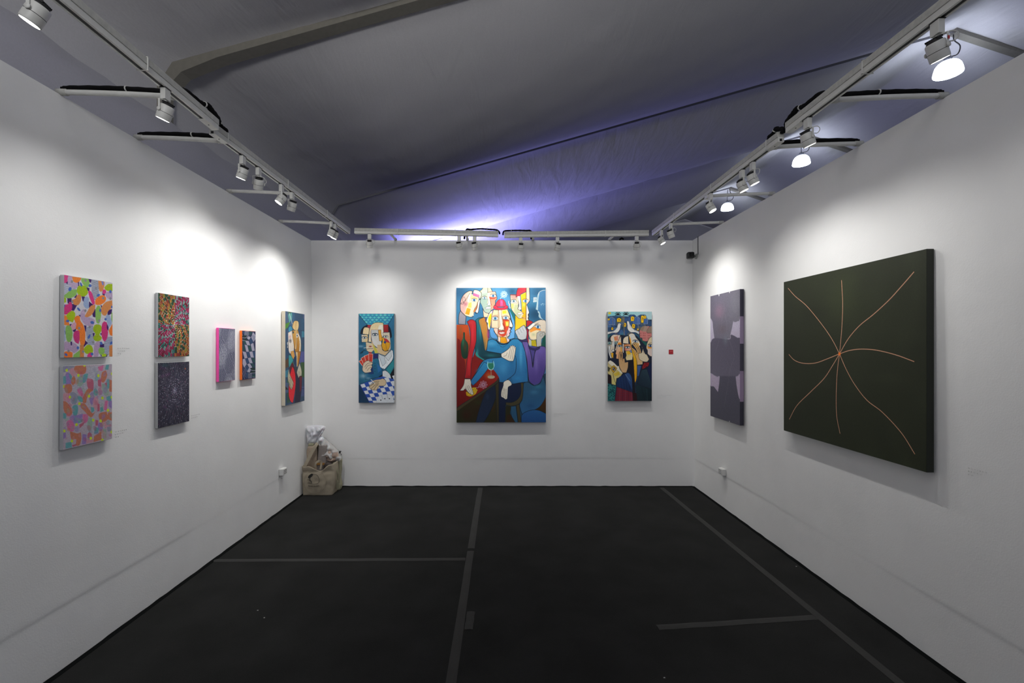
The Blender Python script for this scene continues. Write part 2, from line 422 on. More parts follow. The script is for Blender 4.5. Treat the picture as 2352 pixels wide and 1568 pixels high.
# connector block hanging at the far right track
t = empty('track_connector', (1.712, 3.80, 2.965), 'small white connector block on the far right track', 'connector')
MB().box((-.018, -.028, -.03), (.018, .028, .0), bev=.003).build('housing', M_WHITE, t)
MB().box((-.004, -.031, -.02), (.004, -.028, -.01)).build('screw', M_BLACK, t)

# ------------------------------------------------------------------ track spotlights
def spot_meshes():
    d = {}
    a = MB(); a.box((-.0175, -.027, -.066), (.0175, .027, .0), bev=.0025); a.box((-.0075, -.02, -.001), (.0075, .02, .006))
    d['adapter'] = a.mesh('adapter', M_WHITE)
    a = MB(); a.box((-.020, -.031, -.0035), (.020, .031, -.0005)); d['latch'] = a.mesh('latch', M_BLACK)
    a = MB(); a.lathe([(.010, -.073), (.010, -.066)], 14)
    a.box((-.0515, -.008, -.0765), (.0515, .008, -.0735))
    a.box((-.0525, -.008, -.142), (-.0495, .008, -.0735), bev=.001); a.box((.0495, -.008, -.142), (.0525, .008, -.0735), bev=.001)
    d['yoke'] = a.mesh('yoke', M_WHITE)
    a = MB(); Ry = Matrix.Rotation(math.pi/2, 4, 'Y')
    a.lathe([(.0105, -.003), (.012, 0), (.0105, .003)], 14, Ry)
    d['knob'] = a.mesh('pivot_knob', M_WHITE)
    # head: axis along z, lens at -z; origin at the pivot
    a = MB(); a.lathe([(.036, .040), (.0425, .038), (.0455, .032), (.0465, -.004), (.0465, -.006)], 32, caps=False)
    a.lathe([(.0465, -.0085), (.0465, -.010), (.0458, -.044), (.0440, -.050), (.0415, -.050), (.0405, -.042), (.040, -.040)], 32, caps=False)
    d['head'] = a.mesh('head', M_WHITE)
    a = MB(); a.lathe([(.0452, -.003), (.0452, -.0115)], 32); d['groove'] = a.mesh('groove', M_BLACK)
    a = MB(); a.lathe([(.036, .036), (.0355, .044), (.031, .052), (.018, .057), (.004, .058)], 24)
    for k in range(7): a.box((-.030+.01*k-.0015, -.022, .050), (-.030+.01*k+.0015, .022, .060))
    d['cap'] = a.mesh('rear_cap', M_BLACK)
    a = MB(); a.lathe([(.0402, -.044), (.0402, -.0492)], 32); d['lens'] = a.mesh('lens', M_LENS)
    a = MB(); a.tube(spline([(.02, .0, -.068), (.055, .03, -.070), (.072, .035, -.095), (.06, .028, -.115), (.03, .03, -.105)], 6), .0028, 6); d['cord'] = a.mesh('cord', M_WHITE)
    a = MB(); a.box((.0526, -.007, -.108), (.0531, .007, -.094)); d['sticker'] = a.mesh('sticker', M_RED)
    return d
SM = spot_meshes()
SPOTS = []
for k_, (sx_, sz_) in dict(adapter=(.70, .86), latch=(.70, .86), yoke=(.69, .86), knob=(.8, .8), head=(.69, .78), groove=(.69, .78), cap=(.69, .78), lens=(.69, .78), cord=(.74, .86), sticker=(.72, .86)).items():
    SM[k_].transform(Matrix.Diagonal((sx_, sx_, sz_, 1)))
def spotlight(loc, along, target, label, sticker=False, power=1.0, cone=126, warm=(1.0, .985, .955)):
    root = empty('spotlight', loc, label, 'spotlight', 'track spotlights')
    a = link('adapter', SM['adapter'], root); la = link('latch', SM['latch'], a)
    if along == 'x': a.rotation_euler.z = math.pi/2
    piv = Vector((0, 0, -.1135)); dirv = (Vector(target)-(Vector(loc)+piv)).normalized()
    q = dirv.to_track_quat('-Z', 'Y')
    yaw = math.atan2(dirv.y, dirv.x)-math.pi/2
    y = link('yoke', SM['yoke'], root); y.rotation_euler.z = yaw
    for sx in (-1, 1): link('pivot_knob', SM['knob'], y, (sx*.0380, 0, -.1135))
    h = link('head', SM['head'], root, piv); h.rotation_mode = 'QUATERNION'; h.rotation_quaternion = q
    link('groove', SM['groove'], h); link('rear_cap', SM['cap'], h); link('lens', SM['lens'], h)
    link('cord', SM['cord'], root).rotation_euler.z = yaw
    if sticker: link('sticker', SM['sticker'], y)['label'] = 'small red sticker'
    ld = bpy.data.lights.new('lamp', 'SPOT'); ld.energy = SPOT_W*power; ld.color = warm
    ld.spot_size = math.radians(cone); ld.spot_blend = 1.0; ld.shadow_soft_size = .011
    l = bpy.data.objects.new('lamp', ld); COL.objects.link(l); l.parent = h; l.location = (0, 0, -.0416)
    return root
LW, RW = -2.29, 2.31
ZH = 2.965
nm = 'white spotlight on the %s track, %s'
# left wall
spotlight((-1.617, 1.575, ZH), 'y', (LW, 1.42, 1.55), nm % ('near left', 'closest to the camera with glowing lens'), power=0.38)
spotlight((-1.657, 2.234, ZH), 'y', (LW, 2.33, 1.40), nm % ('near left', 'beside the first arm'), True, power=0.68)
spotlight((-1.725, 3.016, ZH), 'y', (LW, 3.10, 1.35), nm % ('far left', 'first after the second arm'), True, power=0.72)
spotlight((-1.725, 3.213, ZH), 'y', (LW+.1, 3.85, 1.4), nm % ('far left', 'turned to show its black back'), power=0.62)
spotlight((-1.725, 3.545, ZH), 'y', (LW, 3.25, 1.9), nm % ('far left', 'with its round lens glowing brightly'), True, power=0.55)
spotlight((-1.725, 3.723, ZH), 'y', (LW, 4.02, 1.40), nm % ('far left', 'just past the glowing one'), True, power=0.9)
spotlight((-1.725, 4.576, ZH), 'y', (LW, 4.62, 1.5), nm % ('far left', 'second from the track end'), power=1.1)
spotlight((-1.725, 4.673, ZH), 'y', (LW, 4.55, 1.4), nm % ('far left', 'last one at the track end'), power=1.1)
# back wall
BT = lambda x: 2.946-.0203*(x+1.627) if x < 0 else 2.905+.0107*x
def bs(x, tx, label, p=1.0, tz=1.3): spotlight((x, 5.0, BT(x)), 'x', (tx, YB, tz), label, power=p)
bs(-1.464, -1.55, 'white spotlight on the back track, leftmost above the card players canvas', 0.68)
bs(-.48, -.22, 'white spotlight on the back track, left one of the pair above the big figure canvas', .85)
bs(-.31, -.02, 'white spotlight on the back track, right one of the pair above the big figure canvas', .85)
bs(.196, .06, 'white spotlight on the back track, first right of the gap', .85)
bs(.60, .22, 'white spotlight on the back track, tilted left between the two figure canvases', .85)
bs(1.47, 1.54, 'white spotlight on the back track, rightmost above the doves canvas', 0.76)
# right wall
spotlight((1.690, 1.77, ZH), 'y', (RW, 1.92, 1.5), nm % ('near right', 'largest in view in front of the pendant lamp'), True, power=0.26)
spotlight((1.690, 2.523, ZH), 'y', (RW, 2.62, 1.40), nm % ('near right', 'next to the gap between tracks'), power=0.45)
spotlight((1.712, 3.119, ZH), 'y', (RW, 3.02, 1.40), nm % ('far right', 'first of the pair with lit lenses'), power=0.5)
spotlight((1.712, 3.257, ZH), 'y', (RW, 3.15, 1.40), nm % ('far right', 'second of the pair with lit lenses'), power=0.5)
spotlight((1.712, 3.749, ZH), 'y', (RW, 3.30, 1.40), nm % ('far right', 'beside the connector block and far lamp'), power=0.5)
spotlight((1.712, 4.64, ZH), 'y', (RW, 4.78, 1.4), nm % ('far right', 'second from the corner'), power=.8)
spotlight((1.712, 4.915, ZH), 'y', (RW, 4.65, 1.6), nm % ('far right', 'last before the corner with bright lens'), power=.8)

# ------------------------------------------------------------------ high-bay pendant lamps under the ridge
def shade_mat():
    m = bpy.data.materials.new('lit_acrylic_shade'); m.use_nodes = True
    nt = m.node_tree; b = nt.nodes['Principled BSDF']
    b.inputs['Base Color'].default_value = (.8, .85, .95, 1); b.inputs['Roughness'].default_value = .2
    b.inputs['Emission Color'].default_value = (.80, .86, 1.0, 1); b.inputs['Emission Strength'].default_value = LAMP_E
    return m
M_SHADE = shade_mat()
M_DARKMETAL = mat('dark_lamp_housing', (70, 72, 80), rough=.4)
LD = {}
prof = [(r*.73, z*.66) for r, z in [(.335, -.50), (.350, -.49), (.345, -.46), (.330, -.36), (.305, -.26), (.255, -.17), (.19, -.11), (.10, -.085)]]
a = MB(); a.lathe(prof, 48, caps=False); a.lathe([(.073, -.0562), (.001, -.056)], 48, caps=False)
for i in range(24):
    th = 2*math.pi*i/24; a.tube([(r*1.012*math.cos(th), r*1.012*math.sin(th), z) for r, z in prof[1:]], .004, 5)
LD['shade'] = a.mesh('shade', M_SHADE)
a = MB(); a.lathe([(.068, -.055), (.075, -.04), (.075, .02), (.055, .05), (.03, .06)], 24)
LD['housing'] = a.mesh('housing', M_DARKMETAL)
a = MB(); a.lathe([(.250, -.326), (.258, -.330), (.258, -.338), (.250, -.340)], 48, caps=False); LD['rim'] = a.mesh('rim', M_SHADE)
for i, (y, lb) in enumerate([(10.17, 'large glowing acrylic pendant lamp at the top right'), (15.17, 'glowing acrylic pendant lamp above the second right arm'), (20.17, 'farthest glowing acrylic pendant lamp, half behind a spotlight'),
                             (5.17, 'glowing pendant lamp beyond the right wall'), (.17, 'glowing pendant lamp beyond the right wall, nearer')]):
    r = empty('pendant_lamp', (9.95, y, 8.14), lb, 'pendant lamp', 'high-bay lamps in a row under the tent ridge')
    link('shade', LD['shade'], r); link('housing', LD['housing'], r); link('rim', LD['rim'], r)
    MB().tube([(0, 0, .06), (0, 0, .30), (.02, 0, .55)], .012, 6).build('chain', M_DARKMETAL, r)
    MB().tube(spline([(.05, 0, .05), (.22, 0, .12), (.27, 0, .30), (.14, 0, .42), (.12, 0, .55)], 6), .012, 6).build('cord', M_BLACK, r)
# violet stage light and an added white fill lamp, shining up at the lining
def wash(loc, energy, col, lens, label, size, tilt=0, lean=0, soft_=.12):
    r = empty('stage_or_fill_light', loc, label, 'stage light'); h = loc[2]
    Rt = Matrix.Rotation(lean, 4, 'Y') @ Matrix.Rotation(tilt, 4, 'X')
    MB().lathe([(.05, -.16), (.11, -.14), (.13, .0), (.13, .05)], 20, Rt).build('housing', M_BLACK, r)
    MB().lathe([(.005, .0505), (.12, .0505)], 20, Rt, caps=False).build('lens', mat('wash_lens', lens, emit=3), r)
    MB().tube([(0, 0, -.16), (0, 0, -h+.02)], .03, 8).build('stand', M_BLACK, r)
    MB().lathe([(.35, -h), (.35, -h+.02), (.04, -h+.07)], 20).build('base', M_BLACK, r)
    ld = bpy.data.lights.new('lamp', 'SPOT'); ld.energy = energy; ld.color = col; ld.shadow_soft_size = soft_
    ld.spot_size = math.radians(size); ld.spot_blend = 1
    l = bpy.data.objects.new('lamp', ld); COL.objects.link(l); l.parent = r; l.location = Rt @ Vector((0, 0, .08)); l.rotation_euler = (Rt @ Matrix.Rotation(math.pi, 4, 'X')).to_euler()
wash((-1.75, 14.2, 3.3), GLOW_W, (.34, .33, 1.0), (150, 140, 255), 'violet stage wash light hidden behind the back wall', 146, 0, math.radians(14))
wash((-.6, -1.6, 3.3), FILL_W, (1.0, .985, .96), (255, 255, 250), 'added white fill light behind the camera', 122, -math.radians(52), 0, .5)  # added fill lamp that lifts the ceiling brightness, not one of the hall's lights

# ------------------------------------------------------------------ painted canvases: flat colour shapes laid out in canvas space
def _pts(p):
    if isinstance(p, str): return [tuple(float(v) for v in q.split(',')) for q in p.split()]
    return list(p)
def soft(P, lim=58.0):
    """round the gentle bends of an outline, keep its sharp corners"""
    n = len(P); A = [np.array(p, float) for p in P]
    if n < 5: return P
    sharp = []
    for i in range(n):
        a = A[i]-A[i-1]; b = A[(i+1) % n]-A[i]
        t = abs(math.degrees(math.atan2(a[0]*b[1]-a[1]*b[0], a@b)))
        if t > lim: sharp.append(i)
    if not sharp: return spline(A, 5, True)
    out = []
    for j, i in enumerate(sharp):
        k = sharp[(j+1) % len(sharp)]; run = [A[i]]; m = i
        while True:
            m = (m+1) % n; run.append(A[m])
            if m == k: break
        out += (spline(run, 5) if len(run) > 2 else run)[:-1]
    return out
class Art:
    def __init__(s, W, H, quad, base):
        """W,H colour cells; quad = TL,TR,BR,BL of the canvas in the coordinates the shapes are given in"""
        s.k = 2; s.W, s.H = W*s.k, H*s.k
        src = np.array(quad, float); dst = np.array([(0, 0), (s.W, 0), (s.W, s.H), (0, s.H)], float)
        A = []; B = []
        for (x, y), (u, v) in zip(src, dst):
            A += [[x, y, 1, 0, 0, 0, -u*x, -u*y], [0, 0, 0, x, y, 1, -v*x, -v*y]]; B += [u, v]
        h = np.linalg.solve(np.array(A), np.array(B)); s.Hm = np.append(h, 1).reshape(3, 3)
        s.sc = s.H/ (abs(src[3][1]-src[0][1])*.5+abs(src[2][1]-src[1][1])*.5)
        s.v = (1.0, 0.0, 0.0); s.lim = 58
        s.img = np.empty((s.H, s.W, 3)); s.img[:] = np.array(s.c(base))
    def c(s, c):
        if isinstance(c, str): return [int(c[i:i+2], 16)/255 for i in (0, 2, 4)]
        return [v/255 for v in c]
    def view(s, k, ox=0, oy=0): s.v = (k, ox, oy)
    def T(s, P):
        P = np.array(P, float)/s.v[0]+np.array(s.v[1:]); q = np.c_[P, np.ones(len(P))] @ s.Hm.T
        return q[:, :2]/q[:, 2:3]
    def _mask(s, P):
        x0, y0 = np.floor(P.min(0)).astype(int); x1, y1 = np.ceil(P.max(0)).astype(int)+1
        x0, y0, x1, y1 = max(0, x0), max(0, y0), min(s.W, x1), min(s.H, y1)
        if x1 <= x0 or y1 <= y0: return None
        X, Y = np.meshgrid(np.arange(x0, x1)+.5, np.arange(y0, y1)+.5)
        ins = np.zeros(X.shape, bool); n = len(P)
        for i in range(n):
            ax, ay = P[i]; bx, by = P[(i+1) % n]
            if ay == by: continue
            c = (ay > Y) != (by > Y)
            ins ^= c & (X < (bx-ax)*(Y-ay)/(by-ay)+ax)
        return x0, y0, x1, y1, ins, X, Y
    def f(s, col, pts, sm=2, g=None, o=None, a=1.0, st=None):
        """fill; sm smooths; g=(col2,x0,y0,x1,y1) gradient; o=(line colour,width); st=(col,period,duty,angle) stripes"""
        P = _pts(pts)
        if sm == 1: P = spline(P, 6, True)
        elif sm == 2: P = soft(P, s.lim)
        Q = s.T(P); m = s._mask(Q)
        if m:
            x0, y0, x1, y1, ins, X, Y = m; sub = s.img[y0:y1, x0:x1]
            C = np.array(s.c(col))*np.ones(sub.shape)
            if g:
                a0, b0 = s.T([(g[1], g[2]), (g[3], g[4])]); d = b0-a0
                t = np.clip(((X-a0[0])*d[0]+(Y-a0[1])*d[1])/(d@d), 0, 1)[..., None]
                C = C*(1-t)+np.array(s.c(g[0]))*t
            if st:
                an = math.radians(st[3]); w = (X*math.cos(an)+Y*math.sin(an))/(st[1]/s.v[0]*s.sc)
                w = w+.18*np.sin(X*.07+Y*.13)
                k = ((w % 1) < st[2])[..., None]; C = np.where(k, np.array(s.c(st[0])), C)
            al = (ins*a)[..., None]; s.img[y0:y1, x0:x1] = sub*(1-al)+C*al
        if o: s.s(o[0], o[1], P, closed=True, sm=0)
        return s
    def s(s, col, wd, pts, closed=False, sm=1, a=1.0):
        P = _pts(pts)
        if sm and len(P) > 2: P = spline(P, 5, closed)
        Q = s.T(P); hw = wd/s.v[0]*s.sc/2
        if closed: Q = np.vstack([Q, Q[:1]])
        x0, y0 = np.floor(Q.min(0)-hw-2).astype(int); x1, y1 = np.ceil(Q.max(0)+hw+2).astype(int)
        x0, y0, x1, y1 = max(0, x0), max(0, y0), min(s.W, x1), min(s.H, y1)
        if x1 <= x0 or y1 <= y0: return s
        D = np.full((y1-y0, x1-x0), 1e9)
        for (ax, ay), (bx, by) in zip(Q[:-1], Q[1:]):
            u0, u1 = int(max(x0, min(ax, bx)-hw-2)), int(min(x1, max(ax, bx)+hw+3)); v0, v1 = int(max(y0, min(ay, by)-hw-2)), int(min(y1, max(ay, by)+hw+3))
            if u1 <= u0 or v1 <= v0: continue
            X, Y = np.meshgrid(np.arange(u0, u1)+.5, np.arange(v0, v1)+.5)
            dx, dy = bx-ax, by-ay; L = dx*dx+dy*dy+1e-9
            t = np.clip(((X-ax)*dx+(Y-ay)*dy)/L, 0, 1); d = np.hypot(X-ax-t*dx, Y-ay-t*dy)
            sub = D[v0-y0:v1-y0, u0-x0:u1-x0]; np.minimum(sub, d, out=sub)
        al = (np.clip(hw-D+.5, 0, 1)*a*min(1, hw*2))[..., None]
        s.img[y0:y1, x0:x1] = s.img[y0:y1, x0:x1]*(1-al)+np.array(s.c(col))*al
        return s
    def e(s, col, cx, cy, rx, ry, rot=0, **k):
        r = math.radians(rot)
        P = [(cx+rx*math.cos(t)*math.cos(r)-ry*math.sin(t)*math.sin(r), cy+rx*math.cos(t)*math.sin(r)+ry*math.sin(t)*math.cos(r)) for t in np.linspace(0, 2*math.pi, 25)[:-1]]
        return s.f(col, P, sm=0, **k)
    def b(s, col, cx, cy, rx, ry, a=.6):
        """soft-edged brushed patch"""
        c0, c1, c2 = s.T([(cx, cy), (cx+rx, cy), (cx, cy+ry)]); RX = abs(c1[0]-c0[0])+.1; RY = abs(c2[1]-c0[1])+.1
        x0, x1 = max(0, int(c0[0]-RX*2)), min(s.W, int(c0[0]+RX*2)); y0, y1 = max(0, int(c0[1]-RY*2)), min(s.H, int(c0[1]+RY*2))
        if x1 <= x0 or y1 <= y0: return s
        X, Y = np.meshgrid(np.arange(x0, x1)+.5, np.arange(y0, y1)+.5)
        al = (np.exp(-1.4*(((X-c0[0])/RX)**2+((Y-c0[1])/RY)**2))*a)[..., None]
        s.img[y0:y1, x0:x1] = s.img[y0:y1, x0:x1]*(1-al)+np.array(s.c(col))*al
        return s
    def eye(s, cx, cy, rx, ry, iris='4a8fc0', rot=0, lid=6):
        s.e('f2f2ee', cx, cy, rx, ry, rot, o=('20303c', lid)); s.e(iris, cx, cy, ry*.85, ry*.85, o=('2a5578', lid*.6)); s.e('101820', cx, cy, ry*.36, ry*.36)
        s.s('30303a', lid, [(cx-rx*1.05, cy-ry*.9), (cx, cy-ry*1.6), (cx+rx*1.05, cy-ry*.8)])
    def grain(s, amt, seed=1, cell=3):
        r = np.random.RandomState(seed); g = r.rand(s.H//cell+2, s.W//cell+2)
        g = np.kron(g, np.ones((cell, cell)))[:s.H, :s.W]; s.img = np.clip(s.img*(1+amt*(g[..., None]-.5)), 0, 1)
    def out(s):
        H, W, k = s.H//s.k, s.W//s.k, s.k
        return s.img.reshape(H, k, W, k, 3).mean((1, 3))

def art_center():
    A = Art(330, 497, [(16.4, 10.5), (222.5, 10.5), (225.3, 320), (19.6, 320)], '3f7ea6')
    K = '16202c'
    A.view(9.225, 0, 0)
    # ground
    A.b('2c5f84', 250, 200, 300, 200, .9); A.b('5a9cc4', 1150, 300, 260, 260, .7); A.b('2e6a94', 700, 620, 200, 220, .8)
    A.b('143f5c', 1850, 650, 260, 230, .95); A.b('1d4560', 1900, 200, 200, 160, .6); A.b('2f7fa8', 300, 700, 160, 200, .6); A.b('5fa0c8', 1000, 180, 180, 90, .6)
    A.b('1e4a68', 1340, 180, 130, 110, .8); A.b('2a6c8c', 1880, 420, 160, 120, .6)
    for y in (270, 330, 400, 430): A.s('6fa6c0', 4, [(1730, y), (1880, y+8)], a=.5)
    A.view(4.75); A.f('2a2414', '60,1040 560,1040 560,1340 640,1340 640,1540 60,1540', sm=0); A.f('24506e', '560,1040 1080,1000 1080,1540 640,1540', sm=0); A.f('4c4488', '850,690 1000,690 940,930', sm=0); A.f('8a1c18','285,745 400,845 330,1000 240,1050', sm=0); A.view(9.225)
    # far-right profile
    A.f('4a7fa8', '2060,145 1990,155 1920,190 1885,260 1870,330 1862,450 1845,560 1888,580 1888,620 1912,650 1905,690 1925,740 1985,770 2060,830', g=('35688f', 1880, 200, 2060, 700))
    A.f('a3bcc2', '1915,200 1885,260 1870,330 1862,450 1845,560 1888,580 1895,480 1900,330 1920,210')
    A.f('a3bcc2', '1890,585 1888,620 1912,650 1905,690 1925,740 1985,770 2030,820 2060,860 2060,835 2010,780 1960,730 1940,670 1925,620')
    A.s('c7d6d4', 9, '2060,150 1990,157 1920,192 1885,260')
    A.s('9fc3d0', 5, '1940,460 1990,440 2040,450'); A.s('9fc3d0', 5, '1960,480 1990,430 2010,480')
    A.f('c9d4d2', '1795,305 1862,300 1860,400 1790,408'); A.s('4b6f86', 5, '1800,330 1855,340'); A.s('4b6f86', 5, '1798,360 1855,350'); A.s('4b6f86', 5, '1800,385 1850,378'); A.s('4b6f86', 5, '1830,305 1828,400')
    # second head (pale green) top centre-left
    A.f('c9c6a4', '735,95 700,130 650,170 685,215 680,300 665,400 700,470 760,610 830,640 890,600 900,430 900,200 930,190 880,95', o=(K, 9))
    A.f('9fb0a0', '690,200 780,130 815,140 820,260 720,280 690,260', a=.9); A.f('b9c7ba', '700,150 815,130 815,200 700,230', a=.7)
    A.f('8fa89c', '670,310 760,290 820,330 810,430 870,470 890,600 830,640 760,610 700,470 665,400', g=('a9b9a8', 700, 300, 850, 640))
    A.f('dfe7e4', '820,215 860,200 930,190 985,180 1000,240 870,290 850,330 870,400 880,450 830,480 810,470 825,430 830,330')
    A.f('e8c9a6', '860,190 985,180 1010,240 1015,330 985,370 985,440 950,480 930,420 890,440 880,330 860,290')
    A.f('ee8a6c', '850,290 1000,300 1015,330 985,370 985,440 950,490 940,540 900,570 885,470 880,400', g=('f0a080', 880, 300, 960, 560))
    A.f('c23a2a', '850,280 880,300 940,315 1005,290 1010,305 950,335 880,330 855,305')
    A.s(K, 10, '985,180 1003,240 1018,330 985,372 985,440 955,490', sm=1); A.s(K, 7, '820,90 822,200', sm=0)
    A.s('7c2430', 9, '825,195 900,185 985,182')
    A.eye(755, 312, 52, 27, '8fb4c0'); A.eye(938, 268, 62, 30)
    A.s('28323c', 6, '825,330 832,420 812,462 840,476 880,470'); A.s(K, 7, '880,330 890,420 905,470')
    A.f('f0f0ea', '765,525 830,500 890,510 900,530 850,545 790,545', o=('26303a', 6))
    A.f('ecc6a8', '720,530 760,610 830,640 850,640 835,720 740,725', o=(K, 9))
    # left bald man
    A.f('a49aa0', '260,560 215,670 205,865 350,880 365,700 345,590', g=('8d8f9c', 240, 600, 350, 860), o=(K, 10))
    A.f('d9a9a0', '500,170 430,165 330,225 262,330 240,440 240,530 262,600 350,690 440,560 470,300', g=('eccab0', 250, 300, 480, 300), o=(K, 11))
    A.f('ead9ac', '440,215 640,290 610,420 520,590 535,640 520,690 450,712 355,685 345,640 380,500 420,390', g=('f3e2b8', 400, 300, 560, 600))
    A.f('f0d77c', '440,240 620,300 600,360 440,320', a=.7)
    A.b('b06a78', 350, 440, 60, 60, .8); A.b('caa0a0', 300, 520, 40, 70, .7)
    A.f('eec04e', '420,420 480,400 480,520 400,520', a=.8); A.f('f0a820', '385,520 465,545 430,675 345,650', g=('e89818', 400, 520, 400, 670))
    A.f('dfe2e0', '430,225 462,240 440,330 412,400 395,380', a=.95)
    A.f('f4ecb8', '535,140 620,155 682,205 685,270 655,350 640,300 640,260 505,205', o=(K, 9))
    A.f('c85a92', '522,205 650,250 635,312 505,262', g=('d67aa6', 520, 210, 640, 300))
    A.f('8a3c18', '610,400 575,500 520,595 535,625 560,600 600,520 640,360', g=('c47838', 560, 420, 620, 560))
    A.f('f4f0e4', '672,330 620,395 600,520 560,600 590,635 622,618 645,480', o=(K, 9))
    A.s(K, 12, '685,270 672,330 648,480 625,610 590,640 545,625'); A.s(K, 8, '525,640 530,672 495,690 520,712 470,722 410,705 355,690')
    A.s('f5f0e6', 8, '495,650 525,670 500,690')
    A.eye(535, 358, 55, 30, '3c7fb4'); A.s('c09a70', 4, '420,350 590,410', sm=0); A.s('6a5a50', 4, '440,215 640,290 520,595', sm=0)
    A.s('2c2c30', 7, '250,440 300,440 320,410 290,370 300,300 325,295 345,340 320,400 270,415 255,435'); A.s(K, 7, '345,380 440,215', sm=0)
    # orange jacket and red sleeve of the bald man
    A.view(4.75, 0, 0)
    A.f('b8481c', '85,452 212,455 225,520 240,700 200,1000 180,1060 100,1360 95,1380', g=('8e2a1a', 120, 500, 160, 1100))
    A.b('8a6030', 130, 520, 20, 60, .6); A.b('d05018', 180, 510, 30, 60, .5); A.b('6e1414', 130, 750, 50, 150, .7); A.b('c04a20', 105, 760, 14, 200, .6)
    A.f('7a1614', '285,760 385,845 330,960 250,1050 180,1060 200,990 235,880', g=('8e1c18', 280, 780, 250, 1020)); A.s(K, 4, '285,760 390,850', sm=0)
    A.f('6c1214', '95,600 130,640 140,800 170,830 185,900 175,1050 120,1150 95,1180', a=.8)
    # gold and teal jacket figure
    A.f('b87a34', '390,370 320,390 330,440 365,560 385,680 400,740 415,720 430,640 435,580 425,480 410,420', g=('c98c40', 330, 400, 420, 700), o=(K, 4))
    A.f('5a2c60', '395,370 400,420 420,470 430,600 445,600 440,500 405,430 412,400', a=1); A.b('a24a80', 430, 560, 16, 50, .8)
    A.f('1f6a74', '385,372 330,378 290,405 305,450 300,600 292,750 360,830 440,830 575,805 572,770 430,748 400,738 385,680 365,560 330,430 330,395', g=('12404c', 320, 450, 430, 760), o=(K, 5))
    A.b('123c48', 370, 700, 34, 90, .85); A.b('2f8f92', 315, 760, 14, 50, .8); A.b('257c80', 460, 790, 60, 18, .6); A.b('3a969c', 345, 520, 10, 90, .6); A.b('0e3440', 400, 810, 60, 16, .7)
    A.f('2c9c92', '300,790 385,845 395,835 340,800 300,745', a=.8)
    A.f('ab2026', '200,420 235,398 275,405 297,440 302,560 300,640 270,760 250,880 245,1040 175,1035 190,960 200,850 230,700 238,620 230,500', g=('b5222a', 200, 500, 300, 500), o=(K, 5))
    A.b('d8303a', 262, 560, 16, 130, .8); A.b('d43036', 225, 880, 14, 120, .7); A.b('7a1418', 235, 1020, 40, 14, .6); A.b('c03030', 240, 430, 30, 20, .7)
    # bottle
    A.f('1d4a36', '165,535 175,545 178,610 205,650 215,700 205,800 190,825 165,820 145,790 135,700 140,640 160,600 160,545', o=('10281e', 3), g=('143426', 140, 600, 215, 800)); A.b('2e7a58', 158, 640, 12, 60, .7); A.b('6a3018', 180, 700, 18, 60, .6)
    # blue hair and big central figure sweater
    A.f('5b9ed8', '640,270 690,330 722,450 720,600 650,620 640,560 690,480 660,300', o=(K, 4), g=('6aaee4', 660, 300, 700, 600))
    A.f('1c6a6c', '655,280 720,330 725,440 700,380 665,300')
    A.f('5b9ed8', '445,490 455,570 480,600 545,612 540,560 500,520 490,480', o=(K, 3))
    A.f('2f87b8', '430,625 480,612 545,640 600,655 660,640 700,612 760,612 810,650 835,740 860,900 870,1040 870,1080 800,1085 690,1105 650,1050 640,1060 600,1082 555,1080 550,1040 480,940 430,930 330,1060 270,1120 240,1070 300,980 390,840 575,810 572,770 415,742', g=('2d72a8', 500, 650, 650, 1060), o=(K, 6))
    A.b('5fa8d0', 470, 660, 50, 26, .6); A.b('4c9ccc', 600, 930, 60, 80, .6); A.b('56a8d2', 790, 800, 20, 150, .7); A.b('2c6ca0', 700, 960, 60, 80, .6); A.b('4898cc', 340, 960, 40, 30, .7)
    A.b('2b6f9e', 470, 715, 50, 20, .6); A.b('1e5a88', 690, 850, 30, 50, .5); A.b('3088c0', 760, 1040, 60, 30, .6); A.b('1f6090', 850, 960, 14, 60, .5)
    A.s(K, 5, '705,790 735,810 735,960 690,1020 645,1050'); A.s('1a3a54', 3, '545,660 590,700 650,660')
    for x in range(530, 670, 16): A.s('1e5478', 2.2, [(x, 672+abs(600-x)*-.15+10), (x+4, 700-abs(600-x)*.2)])
    for i in range(6): A.s('123a58', 2.5, [(245+i*6, 1065-i*4+8), (262+i*7, 1095-i*5)]); A.s('123a58', 2.5, [(665+i*4, 1040+i*10), (690+i*4, 1035+i*10)])
    A.s(K, 4, '240,1072 252,1100 268,1118', sm=0)
    A.view(9.225, 0, 0)
    # central face
    A.f('f3ead8', '940,560 870,620 830,700 795,810 825,850 820,900 840,980 870,990 890,900 910,720', o=(K, 10))
    A.f('f0c818', '905,620 860,680 835,760 850,900 860,960 885,880 905,700')
    A.f('8a6aa8', '925,570 945,575 915,700 905,900 885,880 910,660', a=.9)
    A.f('ecc9a0', '945,565 1060,570 1245,565 1300,700 1310,900 1250,1000 1290,1120 1200,1190 1050,1190 1020,1110 960,1020 970,950 905,950 905,740', o=(K, 8))
    A.f('d9a480', '930,680 1055,660 1055,760 930,760', a=.6); A.f('ead2b0', '930,800 1050,800 1050,960 1010,990 960,960 930,900', a=.9)
    A.f('f2dc8e', '1130,570 1240,560 1270,640 1140,660'); A.f('f6cf30', '1135,590 1215,580 1220,640 1140,650')
    A.f('e0552c', '1150,770 1280,790 1270,960 1240,1000 1215,1100 1150,1140 1060,1080 1050,1010 1130,1030 1180,990 1150,900', g=('d0402c', 1200, 780, 1120, 1130))
    A.f('f3b030', '1200,810 1275,810 1270,910 1210,920'); A.f('f7dc70', '1215,830 1262,830 1258,900 1220,900')
    A.f('b03c30', '1045,990 1110,1010 1180,990 1185,1020 1060,1050'); A.b('e87050', 1100, 1120, 50, 30, .6)
